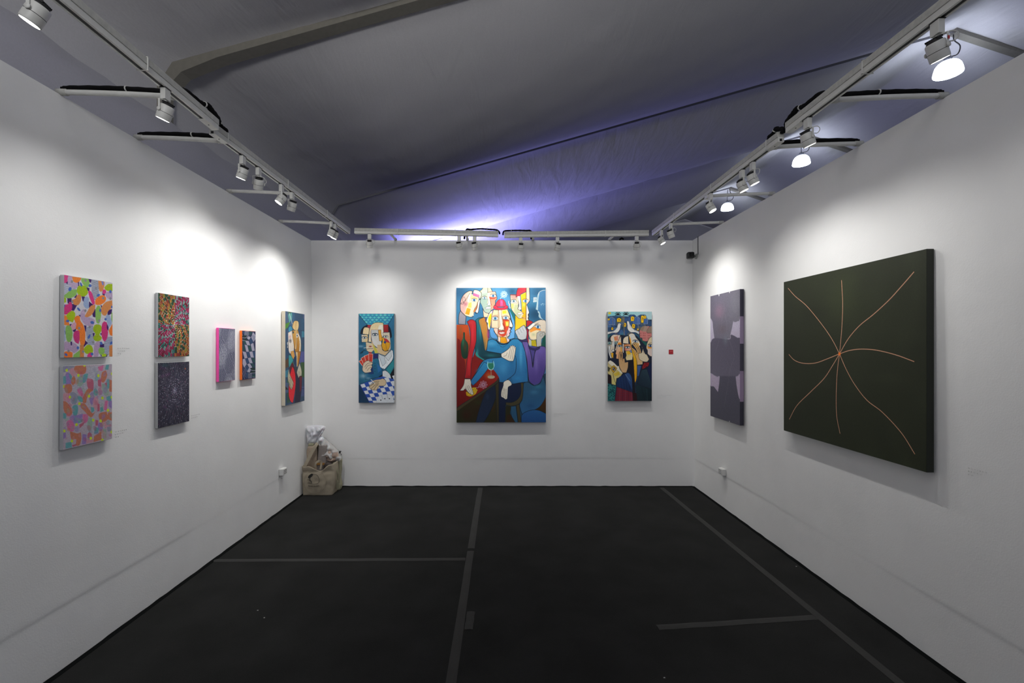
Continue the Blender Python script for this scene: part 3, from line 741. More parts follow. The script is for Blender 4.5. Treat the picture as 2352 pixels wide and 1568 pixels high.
    A.f('f6e6d4', '1060,570 1115,570 1120,700 1140,860 1170,940 1160,985 1100,1000 1050,970 1090,900 1080,760', o=('5a3028', 5)); A.b('f8f4ea', 1125, 930, 20, 40, .8); A.b('e8b070', 1100, 640, 14, 80, .5)
    A.eye(985, 748, 62, 38, '6aa6d0'); A.eye(1210, 738, 60, 33, '6aa6d0')
    A.s('7a4838', 6, '940,790 1040,790', sm=0); A.f('9c3028', '1150,765 1275,775 1280,795 1160,790')
    A.f('ece4dc', '1062,1048 1095,1034 1118,1040 1140,1032 1200,1042 1165,1072 1100,1078', o=('8a4034', 4)); A.s('8a5044', 4, '1066,1052 1120,1056 1195,1045')
    A.s(K, 9, '1050,570 1050,880 1060,960', a=.6); A.s(K, 8, '1130,700 1160,850 1190,940 1170,1000 1060,985 1045,960')
    A.f('efc9b4', '970,950 950,980 990,1060 1035,1110 1040,1180 1045,960', o=(K, 7))
    A.f('f6ecdc', '1290,740 1360,900 1345,940 1290,930 1310,1000 1285,1120 1245,1140 1230,1100 1270,980 1285,900', o=(K, 8)); A.f('e8c0c8', '1270,940 1310,960 1300,1060 1255,1120 1235,1080')
    A.s(K, 11, '1245,560 1300,700 1340,830 1362,905 1340,945 1300,935 1330,975 1300,1010 1325,1035 1290,1060 1300,1090 1262,1140')
    A.f('f1b020', '1100,1140 1210,1150 1250,1260 1180,1280 1090,1262', g=('e89a18', 1110, 1140, 1180, 1270), o=(K, 6)); A.f('f3d8c0', '1045,1130 1100,1150 1095,1260 1050,1230', o=(K, 5)); A.f('eed2c8', '1215,1150 1290,1190 1285,1230 1250,1262', o=(K, 4))
    A.s('141c2c', 20, '1010,1205 1060,1270 1160,1300 1260,1270 1310,1205')
    # red hat and flower
    A.f('d8344a', '990,500 996,450 1018,395 1055,357 1105,341 1155,352 1190,390 1208,440 1215,500', o=('50101c', 8), g=('e2405a', 1020, 380, 1150, 540)); A.f('dc3850', '944,505 960,478 1000,480 1030,510 1100,522 1170,512 1205,480 1240,480 1257,505 1240,540 1180,560 1100,568 1010,560 958,540', o=('60141f', 7))
    A.s('8c1828', 7, '955,505 1010,535 1100,548 1200,535 1250,505'); A.f('ee5aa0', '1080,350 1140,360 1150,480 1090,490', a=.8); A.b('f08ac0', 1120, 400, 20, 50, .6)
    for x in (1040, 1090, 1130, 1170): A.s('9c1c3a', 4, [(1105+(x-1105)*.3, 350), (x, 480)])
    for i in range(9):
        t = i*math.pi*2/9; A.s('d8e8f0', 7, [(1168+18*math.cos(t), 240+18*math.sin(t)), (1168+60*math.cos(t-.22), 240+60*math.sin(t-.22)), (1168+70*math.cos(t), 240+70*math.sin(t)), (1168+60*math.cos(t+.22), 240+60*math.sin(t+.22)), (1168+18*math.cos(t), 240+18*math.sin(t))])
    A.s('d8e8f0', 7, '1150,280 1110,300 1090,340')
    # yellow woman right
    A.f('d8c8a4', '1300,240 1440,240 1480,360 1480,540 1580,640 1560,740 1490,750 1420,680 1330,560 1310,440', o=(K, 9))
    A.f('8a4048', '1300,240 1440,240 1440,330 1330,320', a=.8); A.f('c8a090', '1310,260 1420,270 1440,350 1320,350', a=.8); A.f('efe070', '1320,440 1375,440 1375,530 1330,550')
    A.f('a8b48c', '1400,460 1470,460 1480,560 1540,650 1500,740 1430,680 1380,560', a=.75)
    A.f('f0b418', '1410,670 1490,750 1560,740 1640,760 1640,930 1500,1010 1405,1010', g=('f4c830', 1420, 700, 1560, 960), o=(K, 8))
    A.f('f0ba20', '1520,250 1640,190 1640,760 1545,720 1590,640 1550,600 1540,420', g=('eea818', 1560, 300, 1600, 700)); A.b('f2a078', 1600, 760, 40, 50, .7); A.b('f0e090', 1590, 460, 26, 50, .6)
    A.f('b02838', '1490,95 1445,150 1420,290 1510,280 1520,240 1640,180 1640,95', o=(K, 8), g=('c83a48', 1450, 120, 1600, 200))
    A.f('f2efe8', '1450,280 1510,275 1520,420 1530,520 1540,560 1490,570 1465,540 1490,480 1470,360', o=('3a3030', 5))
    A.f('eec0a4', '1640,95 1705,95 1715,280 1712,380 1660,450 1665,500 1700,620 1690,700 1700,790 1640,800', g=('f4d8c0', 1650, 100, 1700, 700), o=(K, 11)); A.f('f6ead8', '1655,470 1700,620 1690,650 1655,640')
    A.s(K, 10, '1700,640 1680,680 1705,700 1680,740 1695,780', sm=1)
    A.eye(1375, 385, 60, 28, '7ca4b8'); A.f('e8e4dc', '1310,400 1450,400 1450,435 1310,432', o=('444444', 4), a=.5); A.eye(1625, 380, 62, 32)
    A.f('f2ece4', '1450,645 1510,625 1580,635 1520,660 1470,662', o=('703830', 5)); A.s('3a2a2a', 6, '1470,370 1480,480 1462,545 1500,570 1545,560')
    A.s('f0f0ea', 16, '1260,390 1280,440 1300,530'); A.s('1a2430', 5, '1250,385 1290,440 1300,540')
    # right lady, red cap, leaning head
    A.f('b8242c', '1650,800 1720,795 1790,830 1700,900 1650,940', o=(K, 7)); A.f('9c1c3a', '1650,940 1720,1000 1690,1150 1720,1260 1680,1280 1655,1180', o=(K, 5))
    A.f('cfc4b0', '2060,830 1990,780 1900,790 1790,850 1670,950 1700,1000 1690,1060 1720,1180 1780,1210 1860,1200 2060,1150', g=('d9cbb8', 1750, 850, 2000, 1000), o=(K, 9))
    A.f('f4eee4', '1670,950 1790,850 1830,870 1740,970 1700,985'); A.f('f0a040', '1710,1010 1760,950 1840,930 1950,980 1950,1010 1860,1000 1740,1050', g=('e88828', 1720, 1000, 1940, 960))
    A.f('eedcb0', '1740,1050 1860,1000 1920,1020 1890,1100 1860,1190 1760,1180 1710,1100'); A.b('a8b890', 1800, 1090, 50, 40, .5)
    A.s(K, 8, '1640,930 1680,985 1740,975 1840,880 1900,850'); A.eye(1893, 930, 58, 34, '4a90c8', 12)
    A.f('b4a818', '1750,1215 1850,1205 1870,1350 1760,1330', g=('c8b020', 1760, 1220, 1860, 1340), o=(K, 5)); A.f('d8cdb6', '1700,1180 1755,1215 1760,1330 1690,1320', a=.8)
    A.f('155048', '2060,1080 1990,1180 1960,1350 2060,1360')
    A.f('b8b6ae', '1870,1060 1930,1030 2010,1040 2050,1070 2010,1150 1970,1200 1965,1350 1870,1350 1865,1180', o=('3a3a3a', 6)); A.s('50504e', 5, '1930,1100 1960,1060 2000,1090 1960,1130 1930,1110'); A.s('50504e', 5, '1980,1050 2030,1030 2035,1080')
    # pale raised hand
    A.f('c4c8ca', '1405,1030 1440,990 1500,960 1530,930 1600,890 1640,960 1660,1060 1645,1180 1560,1205 1480,1180 1450,1120', o=(K, 8))
    for x, y in ((1450, 990), (1500, 950), (1545, 915), (1590, 890)): A.s('5c646a', 5, [(x, y), (x+30, y+60), (x+52, y+100)])
    A.f('3a3468', '1480,1200 1560,1210 1660,1185 1680,1240 1560,1260', o=(K, 6))
    # purple jumpers
    A.view(4.75, 0, 0)
    A.f('6a58a0', '800,640 860,640 880,690 905,800 925,910 945,740 975,700 1030,690 1062,720 1065,880 1040,1000 1000,1090 940,1118 890,1080 872,1020 850,800', g=('52438c', 880, 700, 960, 1080), o=(K, 6))
    A.b('7d6cb4', 850, 740, 16, 80, .7); A.b('4c3c84', 1020, 950, 40, 100, .6); A.b('8074b8', 960, 880, 20, 100, .5); A.b('6c5cae', 1000, 740, 34, 40, .5)
    A.s(K, 6, '880,690 905,800 922,920 930,830 950,740 985,700'); A.f('2e2a5c', '870,680 890,700 960,715 1000,690 990,720 940,735 880,720', o=(K, 3))
    # lower scene
    A.f('8a1e16', '93,1380 93,1060 175,1040 245,1045 250,1100 430,940 490,945 552,1030 548,1070 500,1110 260,1260', g=('6a1010', 420, 960, 120, 1340)); A.b('c06020', 440, 1010, 40, 40, .8); A.b('a03018', 330, 1090, 50, 30, .5)
    A.f('2f87b8', '390,860 240,1072 268,1118 330,1060 430,935 430,880', g=('2a6ea4', 380, 880, 260, 1090), o=(K, 4))
    A.f('3c3822', '548,1035 552,1075 500,1115 97,1400 97,1360 260,1250 500,1090', o=(K, 5), g=('4a4028', 500, 1080, 120, 1380))
    A.f('2a2c16', '97,1405 500,1120 400,1250 300,1530 97,1530', g=('33200f', 150, 1450, 350, 1300)); A.b('3a1810', 200, 1440, 60, 60, .7); A.b('2c3416', 330, 1300, 60, 40, .7)
    A.f('2c2a14', '370,1530 520,1250 540,1530'); A.b('4a2c14', 480, 1350, 30, 60, .7)
    A.f('1a2438', '410,1190 505,1115 520,1230 460,1400 375,1530 300,1530 340,1380', o=(K, 6), g=('22304a', 460, 1150, 340, 1500)); A.b('2c4058', 430, 1240, 20, 40, .5)
    A.f('3a3420', '515,1110 550,1080 555,1530 535,1530', o=(K, 4))
    A.f('1b2340', '555,1085 690,1100 790,1090 800,1200 760,1270 690,1300 625,1310 625,1530 560,1530', g=('14203c', 600, 1100, 720, 1290), o=(K, 6))
    A.f('46402a', '790,1085 822,1090 825,1180 810,1260 770,1320 690,1340 630,1330 630,1300 700,1300 765,1260 795,1190', o=(K, 5))
    A.f('2c2c18', '630,1335 690,1345 680,1430 740,1530 625,1530'); A.f('3a2414', '640,1440 690,1430 735,1530 640,1530', a=.8)
    A.f('2c5878', '822,1090 870,1080 940,1120 1000,1095 1035,1010 1068,1130 1065,1240 1000,1350 900,1400 810,1440 780,1330 810,1260', g=('2e6494', 850, 1150, 900, 1400), o=(K, 6)); A.b('3a7896', 980, 1130, 60, 30, .7); A.b('24507c', 900, 1340, 60, 40, .6); A.b('4680a8', 940, 1190, 50, 30, .6)
    A.f('2c5878', '685,1345 740,1340 765,1530 740,1530 690,1440', o=(K, 4))
    A.f('46402a', '742,1335 775,1320 800,1530 768,1530', o=(K, 4))
    A.f('3a2c14', '1080,1240 1060,1260 1000,1350 900,1400 960,1385 1080,1430', g=('4a2a12', 980, 1380, 1070, 1300)); A.f('1f3c50', '1035,1000 1070,980 1070,1100', a=1)
    A.f('2a6098', '805,1440 860,1400 940,1382 1010,1395 1080,1430 1080,1530 800,1530', g=('24508a', 900, 1390, 900, 1520), o=(K, 5))
    # glass, flower sprig, coins
    A.f('2a7a62', '432,870 490,870 495,920 470,945 445,935 430,905', o=('8fd0d0', 4)); A.s('9fe0e0', 5, '430,855 425,900 445,940 480,945 500,900 492,852'); A.s('a8a890', 5, '465,945 468,1015', sm=0); A.e('b0a88c', 468, 1024, 40, 18); A.s('6a6450', 3, '445,1015 468,1010 490,1018'); A.s('30404a', 4, '485,840 478,880')
    for i in range(8):
        t = i*math.pi/4; A.s('c0b0d0', 3.5, [(383+8*math.cos(t), 1108+8*math.sin(t)), (383+36*math.cos(t-.2), 1108+36*math.sin(t-.2)), (383+42*math.cos(t), 1108+42*math.sin(t)), (383+36*math.cos(t+.2), 1108+36*math.sin(t+.2)), (383+8*math.cos(t), 1108+8*math.sin(t))])
    A.s('c0b0d0', 3.5, '350,1125 325,1140 295,1140'); A.s('c0b0d0', 3.5, '335,1118 330,1130')
    A.f('c89a10', '192,1190 200,1225 240,1235 290,1215 315,1185 300,1150 260,1140', g=('e0b820', 200, 1200, 300, 1150)); 
    for x, y in ((270, 1150), (290, 1165), (300, 1185), (275, 1200), (295, 1145), (310, 1165), (225, 1215)): A.e('e8c830', x, y, 12, 7, 20, o=('6a4808', 2.5))
    # hands
    W = 'e8e2d2'
    A.f('d8d2c2', '178,1045 240,1045 250,1085 250,1115 262,1160 275,1200 262,1222 250,1212 215,1190 185,1150 165,1170 125,1172 150,1140 170,1100', o=(K, 4))
    for p in ('205,1120 225,1165 250,1205', '220,1115 245,1160 262,1195', '190,1130 205,1170 235,1205'): A.s('5a5448', 3, p)
    A.f(W, '640,1058 665,1060 690,1090 688,1115 655,1135 650,1190 645,1262 625,1268 608,1255 590,1245 578,1235 580,1180 600,1120 605,1080', o=(K, 4))
    for p in ('615,1150 608,1245', '632,1155 628,1258', '602,1140 592,1235'): A.s('5a5448', 3, p)
    A.f(W, '575,770 610,750 650,720 680,690 705,682 730,700 732,730 712,840 690,852 660,850 620,830 580,805', o=(K, 5))
    for p in ('680,700 655,810', '700,690 675,825', '716,695 695,835', '640,760 628,790 600,800'): A.s('6a5848', 3, p)
    for x, y in ((680, 692), (698, 686), (714, 690), (728, 704)): A.e('f6f0e4', x, y, 6, 6, o=('4a3a30', 2))
    A.grain(.06, 5)
    return A.out()
def art_cards():
    A = Art(150, 366, [(88, 68), (655, 66), (657, 1468), (98, 1468)], '2a6c8c')
    K = '14202e'
    A.b('1f4f70', 130, 500, 60, 300, .7); A.b('2f7ea0', 600, 250, 60, 200, .7); A.b('1c4a64', 130, 1300, 60, 200, .8); A.b('173a50', 300, 750, 80, 60, .5); A.b('24607e', 150, 880, 50, 120, .6)
    A.f('2f88b4', '92,75 650,70 560,240 480,240 480,205 380,205 300,240 225,245', sm=0)
    r = random.Random(2)
    for j in range(5):
        for i in range(9):
            x = 110+i*66+(33 if j % 2 else 0); y = 92+j*37
            if x-100 > (y-75)*.75-20 and x < 655-(y-75)*.55 and y < 245:
                A.f(r.choice(['46b8c0', '3ca8bc', '58c0c4']), [(x-36, y), (x, y-24), (x+36, y), (x, y+24)], sm=0); A.e('7cd4cc', x, y, 8, 6)
                A.f('2a58a8', [(x-36+36, y+24), (x+33, y+2), (x+66, y+24), (x+33, y+44)], sm=0, a=.8) if y < 215 else 0
    A.f('2a6c90', '88,75 230,250 150,330 90,400', sm=0); A.f('2a6c90', '655,70 565,240 600,330 655,400', sm=0); A.s(K, 6, '92,82 225,245', sm=0); A.s(K, 6, '650,78 560,240', sm=0)
    A.f('141c2c', '120,390 130,330 165,280 230,245 255,250 230,290 170,300 160,390', o=(K, 4)); A.f('a83440', '235,245 300,245 265,300 230,290'); A.f('181c2c', '480,240 560,240 600,320 615,430 590,460 580,360 480,360'); A.f('b02c30', '482,245 555,240 562,360 490,362', g=('8c2028', 490, 260, 560, 350))
    A.f('e6d0a0', '155,390 165,320 185,285 225,285 262,300 250,400', o=(K, 4), g=('f0dcb0', 160, 300, 250, 380))
    A.f('c8c8c0', '135,400 238,402 240,470 235,520 140,520', o=(K, 5), g=('e2c890', 140, 400, 235, 420)); A.f('d8c8a8', '205,520 240,522 300,540 330,600 325,650 290,680 240,665 215,640 210,600', o=(K, 4))
    A.f('e9d3a4', '245,515 255,400 262,330 290,250 350,212 430,208 482,215 485,365 400,360 285,350 290,520', g=('f2e2c0', 260, 300, 300, 500), o=(K, 6))
    A.f('f0ead8', '400,300 415,260 440,245 470,250 482,365 470,440 455,420 440,360 400,325'); A.f('e2c89a', '290,480 330,560 350,600 450,620 470,560 470,690 360,695 310,600')
    A.f('c4c8c8', '286,325 445,325 440,460 460,560 455,640 380,600 330,560 310,520 290,440', g=('e0dcd4', 300, 350, 420, 560), o=('8a3a30', 3)); A.f('dcdcd8', '310,440 420,560 440,600 330,560', a=.8)
    A.f('e8a838', '400,330 445,325 450,400 465,440 460,500 420,500 415,470', o=(K, 4)); A.f('c8c050', '315,540 350,590 385,640 400,690 350,695 330,620'); A.f('d8bc90', '385,560 460,560 480,640 560,660 600,600 590,640 510,730 400,690')
    A.f('d6cdb4', '470,370 580,362 600,600 560,650 470,640 460,560 480,450', o=(K, 4)); A.f('e8b020', '455,440 490,450 500,500 590,530 580,600 550,650 500,660 465,620 455,560 470,500', g=('d89820', 460, 460, 570, 650), o=(K, 4)); A.f('b83838', '485,455 540,470 590,530 540,520 500,490'); A.e('3a4a80', 508, 520, 20, 20); A.s(K, 3, '508,520 520,560 540,650')
    A.s(K, 6, '448,500 455,540 450,570 462,600 470,640 510,662 560,655')
    A.eye(350, 402, 44, 15, '5a7078', lid=7); A.eye(186, 450, 42, 13, '5a6a60', lid=5); A.eye(520, 432, 36, 12, '5a7078', lid=4)
    A.f('9c3c38', '250,590 270,575 310,585 280,598'); A.s('e8e8e0', 7, '175,612 240,597', sm=0); A.s(K, 5, '215,632 260,622 320,620'); A.b('a0c4d8', 130, 585, 50, 22, .6)
    for p in ('150,690 175,650 205,655', '120,690 150,680', '130,700 150,660'): A.s('10181e', 7, p)
    A.f('232c68', '320,700 400,700 400,780 320,780'); A.f('a02c2c', '248,668 300,680 305,720 260,720')
    A.f('dfe6ea', '400,695 510,740 600,640 632,650 630,790 500,950 430,910 410,850', o=(K, 5)); A.f('c8d4dc', '400,700 500,745 520,850 470,895', o=(K, 3)); A.f('d4dce0', '508,745 600,650 612,740 560,812', o=(K, 3)); A.s('606878', 3, '530,800 540,860'); A.s('606878', 4, '480,925 500,945')
    A.f('246e8c', '300,790 380,772 410,800 430,900 468,940 470,1020 440,1060 300,1090 200,1105 190,1010 330,1010', g=('1e5c84', 320, 800, 460, 1060), o=(K, 4)); A.f('2c6ea8', '380,850 440,910 450,960 400,1000'); A.f('1c3c70', '250,960 320,900 330,1020 250,1020')
    for i in range(4): A.e('14405c', 350, 850+i*42, 9, 6); A.e('14405c', 570+i*14, 990-i*30, 8, 6)
    A.f('2c8a94', '520,950 650,780 655,900 590,1030', o=(K, 4)); A.f('10141e', '590,1030 655,920 655,1100 610,1140'); A.f('15203a', '410,1060 470,1020 470,1090')
    A.f('d4dadc', '470,975 520,965 590,1030 620,1150 520,1110 470,1080', o=(K, 5))
    # cards in the hand
    for i, p in enumerate(('100,820 145,790 185,870 155,895', '130,775 185,740 235,830 180,880', '185,735 250,712 265,820 215,850', '250,702 318,706 312,830 255,820')):
        A.f('cc4434', p, o=('ece4d8', 5)); 
    for x, y in ((160, 790), (215, 770), (285, 770), (140, 830), (280, 800), (230, 800)): A.e('8e2018', x, y, 7, 9)
    A.f('dccab0', '155,930 170,860 210,820 260,805 265,825 300,830 318,850 300,885 310,905 285,950 298,975 280,990 200,1000 160,970', o=(K, 5))
    for p in ('190,910 230,860 300,838', '205,940 240,890 305,875', '230,965 260,930 300,910'): A.s('3c3028', 5, p)
    # table
    T = Art.T
    A.f('2c50a8', '125,1180 470,1055 655,1100 657,1468 270,1468', sm=0)
    for j in range(7):
        for i in range(9):
            def q(u, v): return (125+u*62+v*24+v*u*1.5, 1185-u*17+v*50+u*v*3.0)
            if (i+j) % 2 == 0: A.f('d6dade', [q(i, j), q(i+1, j), q(i+1, j+1), q(i, j+1)], sm=0)
    A.f('1c3c5c', '88,1190 125,1190 270,1468 88,1468', sm=0); A.s('2c3c90', 9, '122,1190 272,1468', sm=0); A.s(K, 4, '128,1178 300,1100 470,1050', sm=0)
    for p in ('140,1280 150,1460', '160,1300 175,1460', '120,1250 125,1460'): A.s('152c44', 5, p, a=.6)
    A.b('b8ccd8', 170, 1050, 60, 40, .6); A.b('a8bccc', 250, 1085, 40, 20, .5)
    A.f('d2bc98', '300,1130 360,1110 440,1100 480,1090 525,1130 520,1180 490,1205 420,1205 380,1270 340,1270 300,1262 265,1225 270,1195 350,1150', o=(K, 5))
    for p in ('300,1160 370,1135 420,1130', '265,1215 340,1170 410,1150', '290,1250 350,1195 410,1170', '335,1265 370,1210 400,1190'): A.s('3c3028', 6, p)
    A.s('f0f0ea', 9, '290,1105 352,1168', sm=0)
    A.f('d0d6dc', '385,1400 440,1350 560,1335 640,1370 650,1468 380,1468', o=('8090a8', 3))
    for p in ('455,1355 480,1410', '540,1340 560,1400'): A.s('30384c', 3, p)
    for x, y in ((508, 1402), (445, 1425), (580, 1402)): A.e('202030', x, y, 9, 10)
    A.grain(.10, 9); return A.out()

def art_doves():
    A = Art(184, 366, [(104, 105), (796, 105), (802, 1505), (110, 1505)], '223850')
    K = '161c26'
    A.f('7cc4cc', '100,100 800,100 800,230 100,230', sm=0, g=('a8c8cc', 120, 120, 780, 160)); A.e('d8c040', 135, 130, 24, 20)
    A.f('2c4a70', '105,180 200,170 430,180 450,150 520,150 560,180 620,150 680,150 740,230 790,260 790,400 600,420 600,520 105,520', sm=0)
    r = random.Random(5)
    for i in range(60):
        A.e(r.choice(['4a6ca0', '3a5a8c', '1c2c40', '28443c', '6c6a5c', '5078a8', '38506c']), r.uniform(110, 740), r.uniform(190, 480), r.uniform(14, 36), r.uniform(14, 50), a=.7)
    for x, y, w, h in ((170, 250, 50, 60), (560, 240, 50, 60), (700, 250, 30, 50)): A.f('4668a4', [(x-w, y+h), (x-w, y-h*.4), (x, y-h), (x+w, y-h*.4), (x+w, y+h)], o=('a8b0b0', 4), a=.9)
    for x, y, w, h in ((285, 235, 36, 32), (495, 215, 28, 40), (650, 220, 22, 60), (685, 190, 26, 26), (180, 370, 18, 24), (375, 310, 22, 34), (510, 330, 26, 38), (580, 380, 16, 20), (125, 225, 18, 16)):
        A.f('f2c818', [(x-w, y+h), (x-w, y-h*.6), (x, y-h), (x+w, y-h*.4), (x+w*.7, y+h)], o=(K, 4)); A.e('d89818', x, y, w*.5, h*.5); A.s(K, 3, [(x-w*.4, y-h*.4), (x+w*.4, y+h*.2)])
    A.s('2c9080', 26, '650,590 700,610 790,640'); A.f('1f5a50', '600,500 720,600 700,640 640,640 590,560'); A.f('2c6a70', '105,460 160,470 140,540 105,540'); A.b('2a7a78', 330, 470, 30, 40, .6); A.b('2a7a78', 560, 480, 30, 30, .6)
    A.s('8a7a50', 9, '360,200 362,330 365,480', sm=0); A.s('8a8060', 6, '185,190 190,330'); A.s('8898a8', 7, '580,160 582,380')
    for x, y in ((265, 150), (390, 145)):
        for t in (200, 235, 270, 305, 340, 20, 160): A.s('10181c', 10, [(x, y+8), (x+46*math.cos(math.radians(t)), y+44*math.sin(math.radians(t)))])
    A.f('c47a74', '605,400 640,360 720,330 790,340 790,520 720,570 650,560 645,515 610,510', o=(K, 4)); A.f('8c7868', '605,395 640,340 700,320 650,410'); A.f('a08878', '650,415 690,330 740,330 710,420'); A.f('8c7868', '720,400 760,340 800,330 800,440 720,440', o=(K, 3)); 
    for x in (625, 665, 690, 740, 765):
        for y in (445, 480, 520): A.f('8c3c40', [(x-5, y-9), (x+5, y-9), (x+5, y+7), (x-5, y+7)], sm=0)
    # doves
    Wd = 'e6e6e0'
    A.f(Wd, '105,420 190,410 240,370 260,320 275,290 300,282 312,298 325,305 308,320 300,380 270,425 235,438 180,440 105,462', o=(K, 5)); A.s('80868c', 4, '195,415 260,345'); A.s('80868c', 4, '105,440 190,430'); A.e('202028', 295, 300, 4, 4); A.s('a07060', 4, '240,435 265,470'); A.s('a07060', 4, '225,435 245,470')
    A.f(Wd, '405,265 415,250 438,258 448,290 480,340 520,380 600,420 598,465 540,430 480,430 440,410 415,370 412,310', o=(K, 5)); A.s('80868c', 4, '440,300 470,350 540,400'); A.s('80868c', 4, '520,395 595,440'); A.e('202028', 420, 266, 4, 4); A.s('a07060', 4, '470,430 500,455')
    # dark mass of the crowd
    A.f('1c2438', '105,540 150,480 330,470 400,480 440,470 560,480 700,640 800,660 800,1110 105,1110', sm=0)
    # left man with specs
    A.f('ead8c0', '150,540 165,490 205,465 280,470 305,470 280,560 260,590 215,600 180,590', o=(K, 5)); A.f('e08a50', '205,500 270,480 280,560 215,560', g=('e0a0a0', 205, 490, 270, 470))
    A.f('d8ccb8', '108,600 160,570 210,590 215,690 180,760 200,830 165,835 125,760 110,680', o=(K, 5)); A.f('f0b428', '160,750 200,750 195,840 165,810', o=(K, 4)); A.f('dce0e0', '120,640 155,640 140,740 175,835 150,835 120,740', o=(K, 4)); A.f('dce0e0', '190,500 212,560 212,650 180,650 190,580', a=.9)
    A.f('8fa8a0', '105,575 165,572 165,620 110,625', o=(K, 6)); A.f('a8b8b0', '215,575 260,575 255,620 215,620', o=(K, 6)); A.e('3c6878', 135, 600, 14, 12); A.e('3c6878', 235, 600, 12, 12)
    A.f('d8d4cc', '165,715 190,690 215,700 210,730 180,735', o=(K, 4))
    A.f('ecd8bc', '315,480 320,600 330,640 280,650 260,690 240,720 222,705 250,620 275,560', o=(K, 5)); A.f('e8922c', '270,590 318,588 325,620 262,630'); A.f('e2bfa0', '260,640 330,640 340,740 290,850 240,840 245,780 230,770 240,720', o=(K, 5), g=('e8b080', 300, 660, 330, 720)); A.eye(295, 642, 32, 13, '5a7c90')
    A.f('e8a838', '305,660 330,665 325,740 310,740')
    # centre pair
    A.f('ebdcc0', '345,600 350,540 375,505 420,488 440,500 440,610', o=(K, 5)); A.f('222a40', '425,495 450,520 460,610 432,610', a=.9); A.f('dcd6c8', '342,600 360,610 360,740 345,750 338,660', o=(K, 4))
    A.f('d88848', '360,615 470,610 500,700 450,720 385,720 365,650', o=(K, 4), g=('e8b0a0', 370, 640, 460, 700)); A.eye(418, 665, 38, 13, '6a8890'); A.f('c86a70', '370,690 400,680 395,715 375,715', a=.8)
    A.f('e0c870', '385,725 450,720 500,760 495,860 400,870 385,820 400,790', o=(K, 5), g=('ecdcb4', 400, 740, 480, 860)); A.f('eeb828', '405,730 450,720 470,770 420,780'); A.e('8090b8', 475, 725, 20, 22, o=(K, 4)); A.s(K, 6, '385,770 395,800 385,830')
    A.f('f0c020', '430,470 470,540 480,640 500,690 540,790 565,900 565,1130 540,1220 530,1180 510,860 490,740 470,650', g=('e8a818', 470, 500, 540, 1100), o=(K, 5))
    A.f('ece0c8', '430,470 470,445 520,455 550,510 600,570 625,630 590,650 500,600 480,640 465,560', o=(K, 6)); A.f('dcd8d0', '450,460 520,460 550,520 480,560'); A.f('e8a030', '440,480 470,540 480,600 460,590'); A.eye(540, 572, 40, 18, '4a6c98', 8); A.f('f0a828', '520,600 590,600 600,660 540,680')
    A.f('e0a850', '490,690 560,740 620,760 640,740 660,760 655,930 570,940 560,860 530,780', o=(K, 4), g=('d8b890', 540, 740, 640, 930))
    for p in ('500,610 560,690 580,750', '520,590 575,670 600,750', '548,590 600,665 620,745', '490,680 540,720 560,770'):
        A.s('3a3028', 20, p); A.s('e2b87c', 14, p)
    A.f('dccdb0', '590,760 640,750 655,690 640,660 650,655 690,760 720,780 755,850 720,890 650,880 600,840', o=('3c3020', 5)); A.s('3c3020', 4, '640,640 665,700 670,760')
    A.f('d8c6a0', '795,495 760,520 730,580 710,670 735,720 730,760 770,800 800,810 800,560', o=(K, 6)); A.f('e89838', '730,640 795,640 795,680 735,685'); A.f('d8c4bc', '735,690 798,690 798,800 760,790 735,740'); A.eye(775, 640, 32, 18, '4060a0'); A.s('5a3a20', 5, '735,625 760,600 798,585')
    # praying hands
    A.f('c89c68', '285,930 280,830 290,740 310,735 318,830 325,740 345,745 345,850 370,830 380,900 430,890 425,980 400,1060 340,1060 300,990', o=(K, 5), g=('d8b080', 290, 760, 400, 1050))
    for p in ('305,760 310,860', '325,760 328,860', '342,780 345,880'): A.s('5a3c20', 4, p)
    # leaning head lower left
    A.f('c9b880', '110,890 150,868 200,900 260,960 320,1030 345,1070 300,1130 250,1150 235,1260 170,1240 160,1110 110,1070', o=(K, 6), g=('dccf80', 150, 900, 250, 1230)); A.f('e6e0cc', '120,885 150,868 200,900 260,960 280,955 300,1010 345,1075 320,1070 240,1000 130,920'); A.f('d8a828', '150,990 205,945 255,990 200,1065', o=('5a4410', 5)); A.eye(205, 1005, 28, 18, '8a6a60', 50); A.f('3c3c30', '110,960 150,990 130,1050 110,1030', a=.9); A.f('d8b830', '200,1080 280,1040 300,1090 230,1120', a=.8); A.s(K, 5, '190,1070 215,1180 245,1240')
    # clothes
    A.f('1c3460', '250,1220 270,1150 340,1100 420,1060 470,1090 500,1200 540,1370 500,1370 350,1330 250,1280', g=('16284c', 280, 1130, 500, 1350), o=(K, 5)); A.f('34568c', '380,1085 430,1060 480,1130 540,1370 500,1340', g=('24406c', 400, 1080, 530, 1360)); A.s('8098b0', 9, '390,1090 460,1190', a=.7)
    for i in range(5): A.s('2c4c80', 5, [(290+i*40, 1140), (310+i*42, 1330)], a=.6)
    A.f('3c5c94', '570,945 635,950 600,1110 570,1120', o=(K, 4)); A.f('8c1c24', '650,960 680,900 760,900 740,960 650,1010', o=(K, 5)); 
    for i in range(14): A.e('300c14', 660+r.random()*90, 905+r.random()*80, 6, 5)
    A.f('1c2c3c', '560,1240 640,1020 740,1000 800,1100 800,1320', g=('2c4450', 600, 1240, 760, 1040), o=(K, 5)); A.f('182448', '720,1000 800,880 800,1240', o=(K, 4))
    A.f('1c343c', '545,1250 800,1320 800,1510 575,1510', g=('14242c', 560, 1260, 790, 1500), o=(K, 4)); A.s('101c24', 5, '640,1290 690,1500'); A.s('284850', 10, '720,1320 730,1500', a=.6)
    A.f('1a1a24', '430,870 510,860 530,1180 545,1370 500,1370 480,1100 420,1060'); A.f('2c1418', '500,1370 560,1380 575,1510 500,1510', sm=0)
